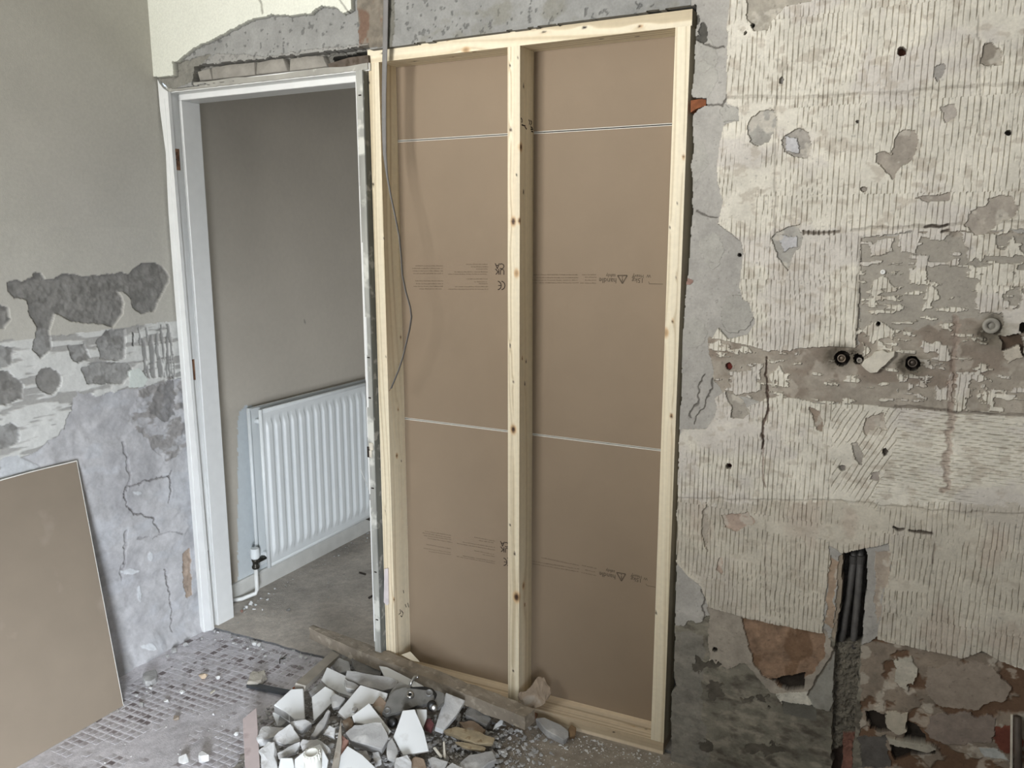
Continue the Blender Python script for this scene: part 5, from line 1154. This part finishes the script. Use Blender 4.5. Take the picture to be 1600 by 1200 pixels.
# --- crumbs nobody could count
def scatter(name, n, region, rmin, rmax, m, label, seed, hf):
    rr = random.Random(seed); V = []; F = []; tries = 0
    base = []
    for q in range(6):
        bm = bmesh.new()
        for k in range(9):
            t = rr.uniform(0, 2*math.pi); z = rr.uniform(-1, 1); s_ = math.sqrt(1-z*z); bm.verts.new((s_*math.cos(t), s_*math.sin(t), z*.6))
        bmesh.ops.convex_hull(bm, input=bm.verts[:]); bmesh.ops.delete(bm, geom=[v_ for v_ in bm.verts if not v_.link_faces], context='VERTS')
        bm.verts.index_update(); base.append(([tuple(v_.co) for v_ in bm.verts], [[v_.index for v_ in f.verts] for f in bm.faces])); bm.free()
    while n > 0 and tries < 200000:
        tries += 1
        p = region(rr)
        if p is None or (-1.01 < p[0] < .01 and p[1] > -.014): continue
        n -= 1
        r = rmin+(rmax-rmin)*rr.random()**3; a = rr.uniform(0, 6.28); bv, bf = rr.choice(base); o_ = len(V); ca, sa = math.cos(a), math.sin(a); sx = rr.uniform(.6, 1.4)
        z = hf(p[0], p[1])
        for (x, y, z_) in bv: x *= sx; V.append((p[0]+(x*ca-y*sa)*r, p[1]+(x*sa+y*ca)*r, z+z_*r+r*.4))
        F += [[i+o_ for i in f] for f in bf]
    me = bpy.data.meshes.new(name); me.from_pydata(V, [], F); me.update()
    return tag(link(name, me, m), label, 'grit', kind='stuff')
def inpx(poly, f):
    P = [onfloor(*q) for q in poly]; xs = [p[0] for p in P]; ys = [p[1] for p in P]; pp = [(p[0], p[1]) for p in P]
    def g(rr):
        x, y = rr.uniform(min(xs), max(xs)), rr.uniform(min(ys), max(ys))
        return (x, y) if inpoly(R([x]), R([y]), pp)[0] and rr.random() < f(x, y) else None
    return g
fz_ = lambda x, y: SLOPE*x
pile = [(395, 1125), (440, 1090), (480, 1060), (530, 1020), (600, 1035), (700, 1080), (830, 1118), (850, 1160), (800, 1230), (380, 1230)]
scatter('grit_grey', 2800, inpx(pile, lambda x, y: 1), .002, .011, PLG, 'grey crushed plaster crumbs filling the rubble heap', 1, lambda x, y: mound(x, y)-.006)
scatter('grit_dark', 900, inpx([(640, 1090), (760, 1120), (850, 1125), (900, 1165), (860, 1230), (640, 1230)], lambda x, y: 1), .0015, .011, PLG, 'brown crushed crumbs on the right of the rubble heap', 2, lambda x, y: mound(x, y)-.005)
scatter('grit_white', 420, inpx([(395, 1125), (530, 1020), (700, 1080), (850, 1130), (1000, 1160), (1030, 1200), (700, 1230), (380, 1230)], lambda x, y: 1), .0012, .0075, WST, 'white crumbs scattered over the rubble heap and screed', 3, lambda x, y: mound(x, y)-.001)
scatter('floor_crumbs', 520, inpx([(200, 1100), (330, 990), (600, 1075), (600, 1200), (60, 1200)], lambda x, y: .25+1.5*max(0, float(vnoise(R([x*6.]), R([y*6.]), 9)[0])-.5)), .0008, .0035, WST, 'fine pale crumbs scattered on the mosaic floor', 4, fz_)
scatter('threshold_crumbs', 340, inpx([(335, 984), (500, 1026), (590, 1055), (560, 1075), (480, 1050), (330, 1000)], lambda x, y: 1), .0012, .0085, PLL, 'pale crumbs gathered along the doorway threshold', 5, fz_)
scatter('hall_crumbs', 260, inpx([(372, 960), (590, 830), (600, 985), (480, 1010), (360, 985)], lambda x, y: 1), .0008, .004, PLG, 'fine crumbs on the hallway floor', 6, lambda x, y: SLOPE*x+.009)
scatter('skirting_crumbs', 90, inpx([(374, 958), (585, 828), (590, 840), (480, 902), (384, 966)], lambda x, y: 1), .0015, .008, PLL, 'pale crumbs along the hallway skirting', 7, lambda x, y: SLOPE*x+.009)
scatter('sole_crumbs', 240, inpx([(880, 1140), (1040, 1178), (1030, 1196), (870, 1170)], lambda x, y: 1), .001, .006, WST, 'white crumbs along the front of the sole plate', 8, fz_)
scatter('screed_grit', 700, inpx([(780, 1140), (1060, 1190), (1040, 1240), (700, 1240)], lambda x, y: 1), .0006, .0028, WST, 'fine grit on the bare screed at the bottom', 9, fz_)
